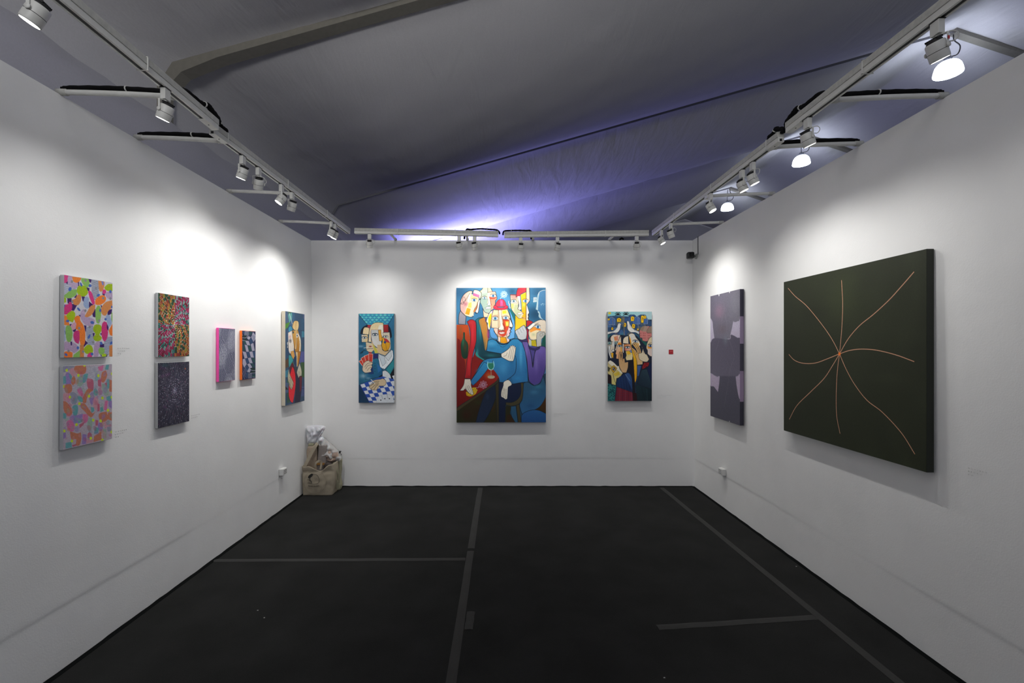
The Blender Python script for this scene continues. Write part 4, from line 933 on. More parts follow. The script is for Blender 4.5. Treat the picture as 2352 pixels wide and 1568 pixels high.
    A.f('2c7a78', '105,1230 240,1270 215,1510 105,1510', sm=0)
    for i in range(60): A.e('103c48', r.uniform(112, 220), r.uniform(1250, 1500), 9, 7, r.uniform(0, 90))
    A.f('7a2434', '250,1280 500,1370 510,1510 225,1510', o=(K, 5), sm=0)
    for i in range(6): A.s('8a4c5c' if i % 2 else '4a1c34', 9, [(260+i*44, 1285+i*14), (250+i*46, 1510)], a=.6); A.s('4a3c5c', 6, [(240, 1330+i*34), (505, 1345+i*34)], a=.5)
    A.f('20141c', '105,1080 160,1110 165,1230 105,1230', sm=0)
    A.grain(.10, 4); return A.out()

def art_couple():
    A = Art(90, 366, [(140, 60), (425, 122), (445, 1445), (132, 1508)], '34506c')
    K = '1a2028'
    r = random.Random(8)
    for i in range(40):
        x = r.uniform(130, 430); y = r.uniform(60, 1500)
        A.f(r.choice(['4c5c8c', '3c6080', '2c4868', '50607c', '44703c', '3c5c3c', '5c6890', '2c5878', '484c78']), [(x-26, y-80), (x+26, y-74), (x+26, y+80), (x-26, y+86)], sm=0, a=.7)
    A.f('4c8030', '140,240 215,215 180,290 140,320'); A.f('5c9c98', '180,110 240,90 240,180 200,230'); A.f('5c4430', '135,780 185,740 185,880 135,900'); A.f('3c8098', '135,940 185,920 185,1040 135,1040'); A.f('3c5c34', '375,820 435,830 435,1060 395,1060')
    A.f('3c8098', '385,350 430,360 430,450 385,450'); A.f('585c98', '360,660 430,660 430,820 350,830'); A.f('2c2c30', '135,1180 185,1240 140,1240'); A.s(K, 5, '370,350 430,365'); A.s(K, 5, '395,1240 440,1245')
    A.s('e0e0d8', 6, '200,95 232,200 245,250'); A.e('3c8cac', 215, 325, 32, 50, o=(K, 5))
    A.f('d8b070', '245,290 265,220 300,205 335,225 340,290 325,350 280,340', o=(K, 4), g=('e4c890', 250, 240, 330, 300)); A.s('8a6030', 4, '300,215 296,330')
    A.f('d0a050', '245,340 330,340 375,520 375,660 340,860 315,890 300,700 280,620 250,520', o=(K, 5), g=('b87c28', 260, 360, 360, 640)); A.f('e8dcc4', '325,370 360,440 375,520 372,655 350,655 355,520'); A.f('e8d8b0', '300,660 325,665 322,890 305,880 310,760', a=.9); A.f('b87828', '330,660 372,660 340,850 325,760'); A.s(K, 4, '300,655 375,660', sm=0)
    A.f('dcc090', '295,340 312,340 308,600 285,620 300,500'); A.s('5a3818', 4, '312,350 308,600 285,620'); A.e('e8e4dc', 318, 420, 14, 30); A.e('203850', 318, 420, 7, 15); A.e('203850', 260, 370, 9, 18)
    A.f('e6dcd0', '180,370 240,340 250,440 270,560 270,650 225,660 215,690 190,640 185,540', o=(K, 4)); A.f('f0f0ee', '165,520 180,490 178,600 165,580 172,560', o=(K, 3)); A.f('d8a050', '220,650 265,640 280,720 265,770 235,720', o=('8a5020', 3)); A.e('c8c0bc', 215, 490, 17, 28, o=(K, 5)); A.e('28303c', 214, 490, 8, 14); A.f('d8a8a8', '190,420 220,400 230,440 200,460', a=.7)
    A.f('3c9c9c', '190,700 225,710 260,780 240,820 200,900 188,820', o=(K, 4)); A.f('1c3c60', '270,740 310,720 315,880 300,890 265,820'); A.f('283840', '250,880 330,890 320,990 300,1250 260,1300', a=.8)
    A.f('28243c', '300,980 400,1040 395,1260 370,1460 280,1470 300,1200'); A.f('702030', '360,1040 400,1050 390,1260 365,1300', a=.9)
    A.f('5c1428', '205,900 240,820 265,850 300,1000 290,1050 240,880 210,1010'); A.f('e6202c', '210,1000 245,875 275,930 297,1050 298,1200 270,1400 255,1470 220,1440 192,1360 187,1240 200,1080', g=('f0303c', 220, 950, 260, 1400), o=(K, 5))
    A.f('c8bc9c', '190,900 205,990 260,1120 258,1180 235,1250 205,1200 195,1150 175,1050 185,940', o=(K, 3))
    for p in ('205,1040 255,1180', '200,1080 240,1235', '198,1120 225,1240', '215,1020 262,1130'): A.s('4c4434', 4, p)
    A.f('ccc4ac', '320,960 358,830 390,950 390,1035 360,1040 345,1070 325,1010', o=(K, 3)); A.s('4c4434', 4, '345,960 345,1050'); A.s('4c4434', 4, '360,970 372,1040')
    A.grain(.10, 6); return A.out()

def art_green():
    A = Art(540, 524, [(615, 225), (1437, 28), (1437, 1328), (600, 1088)], '2a2f1f')
    r = random.Random(3)
    for i in range(50): A.b(r.choice(['343a28', '22271a', '2e3322', '383e2b', '25291c']), r.uniform(600, 1440), r.uniform(60, 1300), r.uniform(30, 120), r.uniform(20, 160), .35)
    A.b('424c2c', 960, 320, 120, 180, .35)
    L = ['640,260 680,305 740,355 800,425 860,505 900,570 932,635', '948,212 953,330 950,440 942,540 932,635', '1364,160 1290,245 1220,322 1130,405 1050,470 985,545 932,635', '1364,675 1260,638 1150,612 1060,606 990,615 932,635',
         '1367,1218 1290,1095 1180,975 1090,905 1020,815 970,725 932,635', '930,1102 912,1000 910,880 918,740 932,635', '634,1022 680,940 760,860 840,780 890,705 932,635', '638,642 670,675 720,692 790,690 860,665 932,635']
    for p in L: A.s('9c5030', 4.6, p, a=.9)
    for p in L: A.s('e8a47c', 2.8, p)
    for p in L: A.s('f4dccc', 1.3, p, a=.8)
    A.e('ff7c28', 932, 635, 7, 9)
    A.grain(.16, 11, 2); return A.out()

def art_purple():
    A = Art(120, 252, [(55, 125), (378, 42), (378, 1528), (55, 1425)], '5c5868'); A.lim = 80
    A.f('a8a2b4', '40,0 400,0 400,1560 40,1560', sm=0, g=('9c8ea4', 300, 300, 370, 1200))
    D = '5f5b6a'
    A.f(D, '40,80 400,20 378,350 345,395 320,402 303,395 290,470 270,550 260,585 100,585 85,470 78,400 55,358 40,330', g=('6d6a76', 100, 200, 380, 200))
    A.f('4d4959', '100,580 60,625 40,660 40,920 80,970 130,998 160,992 330,995 370,965 400,930 400,610 345,570 300,545 275,545 262,590', g=('5a5666', 200, 600, 210, 950))
    A.f('4a4856', '158,990 330,992 345,1120 370,1235 400,1260 400,1560 40,1560 40,1130 70,1105 95,1108 138,1165 150,1080', g=('454450', 200, 1050, 200, 1500))
    A.b('8a6c80', 150, 290, 60, 90, .6); A.b('7c7c86', 320, 200, 60, 140, .5); A.b('6c7880', 220, 600, 30, 60, .4); A.b('5c4c54', 180, 480, 60, 60, .4)
    for p in ('205,200 212,300 235,420 232,500 262,600 290,680 318,780 270,920 240,1120 205,1320', '150,600 110,740', '205,240 180,400 165,500'): A.s('a89ca4', 2.2, p, a=.6, sm=0)
    A.f('d8d8d8', '142,98 158,95 148,128'); A.f('d8d8d8', '256,70 272,66 264,92'); A.f('c8c8c8', '256,1490 270,1494 264,1474')
    r = random.Random(4)
    for i in range(200):
        x = r.uniform(55, 378); y = r.uniform(60, 1500); A.s(r.choice(['787482', '4c4854', '6c6874']), 1.6, [(x, y), (x+r.uniform(-14, 14), y+r.uniform(10, 50))], a=.35)
    A.grain(.12, 2, 2); return A.out()
def art_blobs():
    A = Art(156, 228, [(162, 75), (998, 228), (998, 1508), (155, 1508)], 'cfcdd4'); A.lim = 82
    P, O, L, M, V, S, B, G, Y, T = 'd83c84', 'f08030', 'b0d018', '8cbc60', '3c1c64', 'b8a0c0', '4c70bc', '9aa6bc', 'c0dc10', 'd88c50'
    st = lambda c, p=22: (c, p, .32, 90)
    lb = '98acd0'
    A.f('c4c6d0', '155,80 300,200 400,300 160,420', sm=0, st=st('8c94b4', 26)); A.f('b4b8c4', '630,150 760,180 760,520 640,520', st=st('606a88', 24)); A.f('b0b6c6', '530,990 660,960 690,1300 560,1290', st=st('707a9c', 24)); A.f('b0b6c6', '850,1160 1000,1160 1000,1300 940,1420 850,1440', st=st('606a90', 24)); A.f('b8bccc', '860,1200 940,1300 930,1480 860,1500', st=st('606a90', 24))
    for p in ('180,180 225,170 225,240 190,220', '390,210 420,200 420,280 395,270', '570,150 635,160 625,225 585,205', '540,300 600,310 595,370 560,350', '460,450 520,460 505,550 480,530', '215,480 290,480 285,580 220,570', '330,470 385,410 370,480', '290,580 390,590 330,700 290,690', '590,540 660,600 590,650', '640,740 700,670 700,820 660,810', '410,770 470,770 460,830', '820,370 870,400 860,450 820,430', '910,700 990,680 980,760 910,800', '790,600 830,640 800,660', '500,950 545,960 530,1080', '250,930 290,920 270,980', '300,1040 370,1000 350,1080', '890,900 930,1000 925,1060 890,1010', '780,1100 810,1090 800,1140', '650,1090 690,1090 670,1180', '520,1210 570,1260 500,1330 490,1290', '265,1230 295,1230 295,1310 270,1290', '770,1290 850,1280 850,1345 775,1340', '160,1040 190,1040 185,1110', '840,1450 910,1470 900,1508 840,1500', '780,1460 810,1480 800,1508'): A.f(V, p)
    A.f(P, '160,70 235,88 225,180 190,215 155,200', st=st('e05c98', 20)); A.f(S, '235,90 300,100 300,170 320,210 390,210 400,270 350,320 290,290 240,240 220,170', st=st('c4b0cc', 26)); A.f(O, '300,110 460,130 440,180 380,218 320,190', st=st('e89440', 24)); A.f(M, '460,140 570,150 600,220 590,280 550,300 500,260 460,190')
    A.f(M, '155,430 200,400 280,340 390,330 370,420 300,470 230,482 170,460'); A.f(L, '390,300 430,265 510,270 560,330 570,400 510,455 430,440 385,380', st=st('7c8c14', 21)); A.f(L, '155,450 195,480 195,550 160,560', st=st('7c8c14', 21)); A.f(L, '860,300 920,250 995,250 998,370 920,370 870,340', st=st('708018', 21))
    A.f(P, '575,370 610,360 650,420 690,560 680,600 650,590 600,480'); A.f(T, '750,190 830,195 860,230 840,340 800,380 765,350'); A.f(O, '700,520 760,460 840,440 885,490 860,560 780,605 700,600'); A.f(S, '880,400 930,380 998,400 998,520 920,500 875,440', st=st('b4a0bc', 24)); A.f(P, '830,350 870,345 888,390 850,420 825,400')
    A.f('7c84c0', '800,200 840,200 850,260 820,270'); A.f(T, '290,510 350,490 390,430 430,420 455,460 445,540 400,600 330,590', st=st('c87c44', 24)); A.f(lb, '510,480 560,460 590,500 580,560 590,640 550,665 500,620 495,560')
    A.f(P, '155,590 230,580 250,540 290,560 300,640 270,720 200,758 155,755', st=st('c02c70', 24)); A.f(T, '510,800 570,700 620,620 700,600 690,680 630,780 550,815'); A.f(M, '705,680 740,615 780,630 800,720 790,840 765,930 720,910 700,800'); A.f(T, '810,640 880,560 990,530 990,640 920,720 880,790 830,780 800,720', st=st('cc8448', 20))
    A.f(L, '200,770 290,700 345,730 350,800 310,900 230,860', st=st('8c9c10', 21)); A.f(O, '160,770 200,790 250,930 240,948 160,940', st=st('e89448', 26)); A.f(S, '450,720 490,670 530,700 520,800 600,820 690,870 660,960 600,970 520,940 460,860 440,780'); A.f('d8c4d0', '460,730 520,690 520,760', a=.4)
    A.f(O, '335,830 380,785 430,800 440,870 480,930 500,980 520,1050 525,1140 510,1280 440,1290 420,1180 400,1040 360,1010 350,900'); A.f('d8a8b8', '270,960 330,900 370,920 350,1010 300,1035', st=st('c890ac', 22)); A.f(M, '190,970 250,950 290,1010 305,1120 270,1230 210,1220 185,1100', st=st('7cac58', 22)); A.f(P, '325,1080 370,1040 420,1060 425,1180 410,1275 350,1240 320,1160', st=st('b82868', 22))
    A.f(L, '680,960 740,940 800,970 805,1050 770,1120 810,1170 780,1225 700,1230 660,1170 700,1110 660,1040', st=st('6c7c14', 19)); A.f(P, '815,940 850,890 900,920 895,1000 920,1080 900,1190 860,1245 820,1190 805,1080', st=st('b82868', 24)); A.f(lb, '890,790 940,785 970,850 980,940 930,1000 900,900 880,850'); A.f(M, '980,740 998,740 998,920 975,860'); A.f(O, '930,1050 998,930 998,1150 950,1130', st=st('e07028', 24)); A.f(lb, '155,960 180,980 180,1120 185,1200 155,1230', a=.8)
    A.f(S, '155,1260 200,1225 260,1260 280,1320 310,1240 380,1290 410,1370 330,1430 290,1400 200,1380 155,1370', st=st('b496b8', 24)); A.f(O, '160,1410 240,1400 305,1420 290,1508 155,1508', st=st('e07028', 24)); A.f(M, '320,1460 440,1370 440,1508 310,1508'); A.f(T, '430,1290 500,1290 500,1508 430,1508', sm=0, st=st('c47840', 20))
    A.f(L, '500,1360 560,1295 630,1310 660,1400 620,1450 530,1440', st=st('8c9c10', 21)); A.f(P, '560,1470 600,1430 640,1440 640,1508 560,1508'); A.f(S, '680,1300 740,1235 780,1240 770,1380 740,1500 670,1500', st=st('b496b8', 24)); A.f(M, '755,1370 800,1340 855,1370 850,1440 800,1470 760,1440'); A.f(L, '810,1470 860,1450 900,1480 860,1508 820,1508'); A.f(T, '940,1320 998,1300 998,1508 940,1500', st=st('c47840', 20))
    for x, y, a_, b_, rr in ((262, 325, 26, 36, 20), (608, 272, 26, 26, 0), (455, 250, 16, 40, -20), (752, 438, 30, 22, -30), (960, 380, 22, 28, 0), (412, 675, 18, 40, -40), (785, 700, 18, 30, 0), (645, 908, 34, 26, 20), (875, 855, 20, 22, 0), (220, 872, 30, 22, 0), (590, 1150, 20, 40, 25), (395, 1340, 22, 26, 0), (800, 1270, 22, 30, -30), (975, 1270, 20, 30, 30), (190, 1455, 30, 20, 40), (640, 1455, 24, 26, 0), (985, 645, 14, 22, 0), (165, 610, 14, 20, 0)): A.e('4668b8', x, y, a_, b_, rr)
    for x, y in ((298, 195), (530, 180), (300, 545), (525, 700), (835, 490), (420, 1000), (600, 985), (765, 880), (232, 1390), (960, 500), (710, 315), (485, 1410), (660, 1250)): A.e('8c8c94', x, y, 20, 24)
    A.grain(.1, 3); return A.out()

def art_pastel():
    A = Art(156, 234, [(140, 80), (982, 64), (998, 1335), (155, 1525)], 'b4a8b4'); A.lim = 95
    C = ['5aa0a4', 'c07050', 'd06898', '9078b8', '90a898', 'c8909c', 'b85870', '8c90a4']
    r = random.Random(12); st = lambda c: (c, 20, .35, 90)
    for p in ('560,110 740,90 740,700 620,480', '300,430 540,380 600,600 380,600', '560,1000 700,1000 690,1280 560,1280', '770,470 860,560 830,780 760,780'): A.f('c4c0c8', p, st=st('80849c'))
    sh = [('60,80 340,80 330,110 270,150 190,180 140,180', 7), ('200,200 250,200 290,260 280,400 200,410 170,300', 3), ('240,210 300,240 290,330 260,300', 0), ('140,260 190,250 200,380 140,390', 0), ('330,130 370,80 520,80 540,170 500,225 400,220 350,180', 1), ('240,150 310,110 370,220 300,270', 5), ('290,300 330,250 360,300 350,380 310,410 285,370', 1),
          ('165,420 280,395 300,500 250,550 190,530', 1), ('400,280 500,240 570,220 560,290 500,380 470,420 430,440 380,390', 4), ('500,240 575,215 560,300 520,370 485,360', 0), ('390,500 440,450 480,500 490,600 440,590', 2), ('560,300 660,330 665,500 610,520 580,480 555,380', 6), ('570,480 660,500 600,560 560,640 540,720 480,700 500,600', 1),
          ('455,740 520,730 600,830 660,900 710,860 650,960 590,940 520,860 460,800', 1), ('380,580 470,620 490,690 450,700 400,650', 0), ('270,560 330,530 400,600 380,720 320,740 290,700', 7), ('150,560 240,550 250,640 180,690 150,650', 5), ('150,680 210,700 290,800 310,880 270,940 210,920 160,830', 1), ('310,780 390,750 410,820 390,920 330,930', 0),
          ('600,600 640,530 680,560 680,700 640,760 610,700', 3), ('670,520 700,460 750,540 730,590 680,580', 0), ('680,640 740,600 760,740 720,850 670,780', 5), ('740,730 780,740 780,860 740,870', 6), ('620,790 680,800 690,860 640,890', 0), ('790,800 830,780 850,860 790,880', 0), ('810,210 880,170 900,260 850,370 800,350', 1), ('740,330 800,320 800,440 750,440', 6), ('740,110 840,80 820,180 760,170', 2),
          ('880,80 930,75 920,160 860,160', 0), ('900,330 940,320 945,460 900,490 880,430', 0), ('860,390 900,370 900,470 870,480', 6), ('940,330 985,340 985,540 940,530', 1), ('810,420 860,400 930,520 920,600 850,580', 4), ('890,620 970,600 975,690 900,690', 0), ('870,690 920,680 900,860 850,840', 2), ('930,690 990,690 990,830 930,780', 3), ('780,900 900,870 920,1000 830,1050 770,980', 1), ('920,900 990,880 990,1030 910,1000', 1),
          ('270,950 380,930 490,900 480,980 420,1060 340,1070 280,1020', 3), ('490,910 570,920 580,1020 530,1070 490,980', 2), ('410,1020 490,990 490,1030 420,1070', 0), ('220,1030 290,1010 350,1100 330,1200 260,1190 215,1110', 2), ('430,1090 530,1040 500,1100 440,1150', 6), ('590,980 650,990 650,1150 610,1220 570,1130', 4), ('710,1010 760,1020 750,1110 710,1110', 6), ('770,1060 830,1080 830,1190 780,1200 750,1130', 3), ('700,1130 770,1150 760,1240 690,1250', 0),
          ('270,1200 400,1240 460,1220 470,1330 440,1440 380,1440 380,1340 300,1340', 1), ('580,1250 610,1210 650,1260 640,1320 580,1320', 6), ('690,1290 810,1210 820,1350 680,1390', 1), ('150,880 210,900 200,990 150,980', 0), ('150,1230 200,1220 210,1320 160,1330', 3), ('200,1400 300,1380 310,1480 200,1500', 0), ('490,1250 560,1260 560,1420 480,1430', 3), ('560,1340 680,1330 670,1390 550,1420', 5), ('310,1440 380,1420 390,1450 320,1470', 6), ('860,1050 940,1020 930,1130 870,1160', 5), ('840,1160 900,1180 900,1330 840,1350', 4), ('910,1130 970,1130 980,1210 920,1210', 7)]
    for p, k in sh: A.f(C[k], p, a=.9)
    for i in range(90):
        x = r.uniform(150, 990); y = r.uniform(90, 1430); A.e(r.choice(C), x, y, r.uniform(18, 40), r.uniform(20, 60), r.uniform(-30, 30), a=.38)
    for y in range(90, 1500, 19): A.s('7c8098', 2.5, [(145, y), (990, y+4)], a=.28)
    for x, y in ((205, 155), (408, 247), (752, 258), (265, 615), (595, 605), (430, 730), (825, 640), (672, 1015), (385, 1088), (175, 1195), (922, 850), (633, 1325), (308, 1370), (800, 1030), (510, 75), (148, 430), (985, 230), (833, 1358), (985, 630), (990, 1220)): A.e('c8dc30', x, y, 22, 26)
    A.grain(.12, 3); return A.out()

def art_radial(dark=False):
    W, H = (156, 224)
    A = Art(W, H, [(0, 0), (300, 0), (300, 430), (0, 430)], '18161c' if not dark else '232130')
    r = random.Random(21 if dark else 20); cx, cy = (152, 205) if not dark else (155, 195)
    ring = 0; rad = 4
    while rad < 300:
        n = int(64); ln = 13+rad*.06
        for k in range(n*2 if rad > 60 else n):
            nn = n*2 if rad > 60 else n
            t = 2*math.pi*(k+.5*(ring % 2))/nn
            ux, uy = math.cos(t), math.sin(t)
            x0, y0 = cx+ux*rad, cy+uy*rad*1.0; x1, y1 = cx+ux*(rad+ln*.86), cy+uy*(rad+ln*.86)
            if not (-10 < x0 < 310 and -10 < y0 < 440): continue
            q = math.degrees(t) % 360; u, v = ux, uy
            diag = (u > .02) ^ (v > -.02)          # pinwheel quadrants
            if not dark:
                if not diag: pal = ['e08038', 'f0a040', '2c7048', '2c6a44', 'c83c28', 'd8c040', '205038', 'e88c50']
                else: pal = ['d8286c', 'e83c7c', 'b8e0d8', '58b0a4', 'c01c58', 'e04c88', '2c8478', 'a0102c']
                col = pal[(ring*3+int(k/2.7)*5+r.randrange(2)) % 8]
                wd = 1.5+rad*.011; A.s(col, wd*1.1, [(x0, y0), (x1, y1)], sm=0); 
                if r.random() < .35: A.e('e8d8c8' if not diag else 'b0e4dc', x0, y0, 2.4, 2.4)
            else:
                col = r.choice(['8c889c', '6c6880', 'a8a4b4', '5c6484', '9c9cac', '545068', '7c6c84']); A.s(col, 1.3+rad*.004, [(x0, y0), (x1, y1)], sm=0, a=.85)
                if r.random() < .22: A.e(r.choice(['b4b4c4', 'b8b4c8', '9c9cac', 'c8c8d4', 'a0547c']) , x0, y0, 2.4, 2.4)
        rad += ln; ring += 1
    if dark:
        for x, y in ((60, 40), (75, 85), (100, 80), (40, 90), (60, 295), (35, 30)): A.b('a03c88', x, y, 16, 12, .25)
        A.b('1c4c50', 60, 20, 50, 16, .5); A.e('d07040', 258, 50, 4, 6)
    A.grain(.2, 8, 2); return A.out()
def art_radial_dark(): return art_radial(True)

def art_dashes():
    A = Art(116, 232, [(150, 92), (560, 125), (560, 1432), (160, 1470)], '27284a')
    r = random.Random(31)
    for i in range(34):
        for j in range(70):
            x = 140+i*13+r.uniform(-3, 3); y = 70+j*20.5+(i % 2)*10+i*.5
            ph = math.sin(x*.011+y*.0062)+.5*math.sin(x*.02-y*.004)
            sl = (.28, 1.0) if ph > .55 else ((.75, .7) if ph > -.2 else (.15, .6))
            l = 15 if ph > .55 else 9
            A.s(r.choice(['c4c4d2', 'b8b8c8', 'd0d0da', 'c0c6ca']), 7.6, [(x-l*sl[0]*.8, y-l*sl[1]), (x+l*sl[0]*.8, y+l*sl[1])], sm=0)
    for p in ('165,430 330,780', '190,410 345,730', '215,330 290,480', '160,520 280,860', '430,880 550,1170', '450,760 520,1010', '240,1040 340,1300'): 
        A.s('24264c', 9, p, sm=0, a=.85); A.s('d0d0dc', 6, [(float(q.split(',')[0])+14, float(q.split(',')[1])+6) for q in p.split()], sm=0)
    A.grain(.1, 5, 2); return A.out()

def art_checker():
    A = Art(116, 232, [(742, 155), (1086, 168), (1098, 1372), (750, 1418)], '23284a')
    N, Gn, P = '2c4468', '24484c', '9c98ac'
    lp = (('810,510 880,530 920,690 850,690'), ('830,420 910,410 955,530 870,520'), ('965,500 1030,460 1070,660 1000,670'), ('755,680 845,700 885,850 810,865'), ('930,690 1010,680 1050,840 970,835'), ('765,880 820,870 865,1010 800,1100 760,1000'), ('895,850 970,840 1020,985 940,980'), ('880,1010 945,985 1010,1090 940,1120'), ('975,320 1020,185 1080,260 1085,360 1035,440'), ('870,350 900,290 965,320 920,390'), ('880,1200 920,1110 975,1150 940,1230'))
    for p in ('755,165 840,170 800,250 755,240', '850,175 915,170'): pass
    A.f(N, '920,400 985,340 1025,450 965,510', sm=0); A.f(Gn, '885,535 960,530 1000,665 925,675', sm=0); A.f(N, '850,700 925,695 965,835 895,835', sm=0); A.f(N, '820,875 905,855 940,965 870,1000', sm=0); A.f(N, '805,1090 870,1030 925,1110 860,1200', sm=0); A.f(Gn, '965,985 1030,985 1090,1070 1030,1095'); A.f(Gn, '985,850 1060,840 1098,960 1040,970', sm=0); A.f(N, '1010,690 1080,670 1090,830 1050,840', sm=0); A.f(Gn, '745,500 790,520 830,670 750,665', sm=0); A.f(Gn, '745,400 830,430 860,520 790,500', sm=0)
    A.f(Gn, '930,180 1000,175 975,270 905,250', sm=0); A.f('142c2c', '750,280 880,280 840,325 770,330'); A.f('143028', '750,350 840,350 885,405 800,405'); A.f('142c24', '950,1100 1080,1110 1090,1160 1000,1160'); A.f('142c24', '950,1220 1000,1180 1090,1190 1060,1230'); A.f(Gn, '1000,1330 1020,1260 1098,1270 1090,1320 1040,1350'); A.f(N, '850,1230 910,1220 900,1360 840,1370', sm=0); A.f(N, '745,165 840,170 800,240 750,230')
    for p in lp: A.f(P, p, sm=0, st=('aca8b8', 12, .4, 60))
    for k in range(5): A.s(N, 9, [(990+k*20, 250+k*8), (1040+k*8, 420-k*20)], sm=0)
    W = 'b8bcc4'
    for k in range(4): A.s(W, 11, [(800+k*4, 260-k*26), (915, 268-k*30)]); A.s(W, 11, [(905, 1260+k*34), (1000, 1255+k*34)])
    for k in range(4): A.s(W, 8, [(865+k*22, 300+k*10), (895+k*18, 370-k*5)]); A.s(W, 8, [(895+k*20, 1150+k*6), (880+k*20, 1215)])
    for k in range(4): A.s('9c9cb4', 11, [(755+k*22, 1230-k*50), (815+k*14, 1390-k*60)])
    A.s(W, 9, '750,260 760,280'); A.s(W, 9, '750,340 840,335 880,280'); A.s(W, 9, '750,400 820,412 870,420'); A.s(W, 9, '930,1110 1000,1165 1090,1170'); A.s(W, 9, '960,1240 1060,1235 1095,1230')
    A.s(W, 8, '1020,1340 1090,1345'); A.s(W, 10, '850,162 910,160')
    A.grain(.12, 5, 2); return A.out()
# ------------------------------------------------------------------ the canvases
def paint_mat(name='painted_canvas', gain=1.0):
    m = bpy.data.materials.new(name); m.use_nodes = True
    nt = m.node_tree; b = nt.nodes['Principled BSDF']; L = nt.links
    at = nt.nodes.new('ShaderNodeAttribute'); at.attribute_name = 'paint'
    sc = nt.nodes.new('ShaderNodeVectorMath'); sc.operation = 'SCALE'; sc.inputs['Scale'].default_value = gain
    L.new(at.outputs['Color'], sc.inputs[0]); L.new(sc.outputs[0], b.inputs['Base Color'])
    b.inputs['Roughness'].default_value = .55; b.inputs['Specular IOR Level'].default_value = .25
    tc = nt.nodes.new('ShaderNodeTexCoord'); n = nt.nodes.new('ShaderNodeTexNoise'); n.inputs['Scale'].default_value = 420; n.inputs['Detail'].default_value = 2
    L.new(tc.outputs['Object'], n.inputs['Vector'])
    bp = nt.nodes.new('ShaderNodeBump'); bp.inputs['Strength'].default_value = .35; bp.inputs['Distance'].default_value = .0006
    L.new(n.outputs['Fac'], bp.inputs['Height']); L.new(bp.outputs[0], b.inputs['Normal'])
    return m
def painted(name, img, w, h, M, m, parent):
    """grid of colour cells, w x h metres, centred, in the plane z=0 of M"""
    H, W = img.shape[:2]
    X, Y = np.meshgrid(np.linspace(-w/2, w/2, W), np.linspace(h/2, -h/2, H))
    co = np.stack([X.ravel(), Y.ravel(), np.zeros(W*H)], 1)
    Mn = np.array(M); co = co @ Mn[:3, :3].T+Mn[:3, 3]
    i = np.arange((H-1)*(W-1)); r, c = i//(W-1), i % (W-1); a = r*W+c
    quads = np.stack([a, a+W, a+W+1, a+1], 1)
    me = bpy.data.meshes.new(name); me.vertices.add(W*H); me.vertices.foreach_set('co', co.ravel())
    me.loops.add(len(quads)*4); me.loops.foreach_set('vertex_index', quads.ravel().astype(np.int32))
    me.polygons.add(len(quads)); me.polygons.foreach_set('loop_start', (np.arange(len(quads))*4).astype(np.int32))
    me.polygons.foreach_set('loop_total', np.full(len(quads), 4, np.int32))
    me.update(calc_edges=True); me.validate()
    at = me.color_attributes.new('paint', 'FLOAT_COLOR', 'POINT')
    c = img.reshape(-1, 3); l = np.where(c <= .04045, c/12.92, ((c+.055)/1.055)**2.4)
    at.data.foreach_set('color', np.c_[l, np.ones(len(l))].astype(np.float32).ravel())
    me.materials.append(m)
    return link(name, me, parent)
def canvas(org, side, w, h, d, art, edge, label, cat='painting', gain=1.0, rot=0, bands=None, edge_label=None):
    """org = world centre of the wall-side face; side L/R/B; d = depth of the stretcher"""
    R = {'L': Matrix(((0, 0, 1), (1, 0, 0), (0, 1, 0))), 'R': Matrix(((0, 0, -1), (-1, 0, 0), (0, 1, 0))), 'B': Matrix(((1, 0, 0), (0, 0, -1), (0, 1, 0)))}[side]
    root = empty('painting', org, label, cat)
    R4 = R.to_4x4() @ Matrix.Rotation(rot, 4, 'Z')
    em = mat('canvas_edge_paint', edge, rough=.6, bump=.0004, bscale=400, var=.04, vscale=15) if not bands else None
    if bands:
        b = MB(); n = 40; hw, hh = w/2, h/2; V = []; 
        ring = lambda y: [(-hw, y, 0), (-hw, y, d-.0006), (hw, y, d-.0006), (hw, y, 0)]
        rows = [hh-h*k/n for k in range(n+1)]
        for y in rows: V += ring(y)
        Fc = [(4*k+j, 4*k+(j+1) % 4, 4*k+4+(j+1) % 4, 4*k+4+j) for k in range(n) for j in range(4)]+[(0, 1, 2, 3), (4*n, 4*n+3, 4*n+2, 4*n+1)]
        me = mesh_from('canvas_edge', [R4 @ Vector(v) for v in V], Fc)
        at = me.color_attributes.new('paint', 'FLOAT_COLOR', 'CORNER')
        for p in me.polygons:
            cz = (R4.inverted() @ p.center).y; v = (hh-cz)/h
            col = [c for t, c in bands if v >= t-1e-6][-1]
            for li in p.loop_indices: at.data[li].color = (*lin(col), 1)
        me.materials.append(paint_mat('painted_edge', gain)); e = link('canvas_edge', me, root)
    else:
        e = MB().box((-w/2, -h/2, 0), (w/2, h/2, d-.0004), R4, bev=.0025).build('canvas_edge', em, root)
    if edge_label: e['label'] = edge_label
    f = painted('painted_face', art, w-.003, h-.003, R4 @ Matrix.Translation((0, 0, d)), paint_mat('painted_canvas', gain), root)
    s = MB(); 
    for x0, x1, y0, y1 in ((-w/2+.004, w/2-.004, h/2-.035, h/2-.004), (-w/2+.004, w/2-.004, -h/2+.004, -h/2+.035)): s.box((x0, y0, -.0015), (x1, y1, .004), R4)
    return root
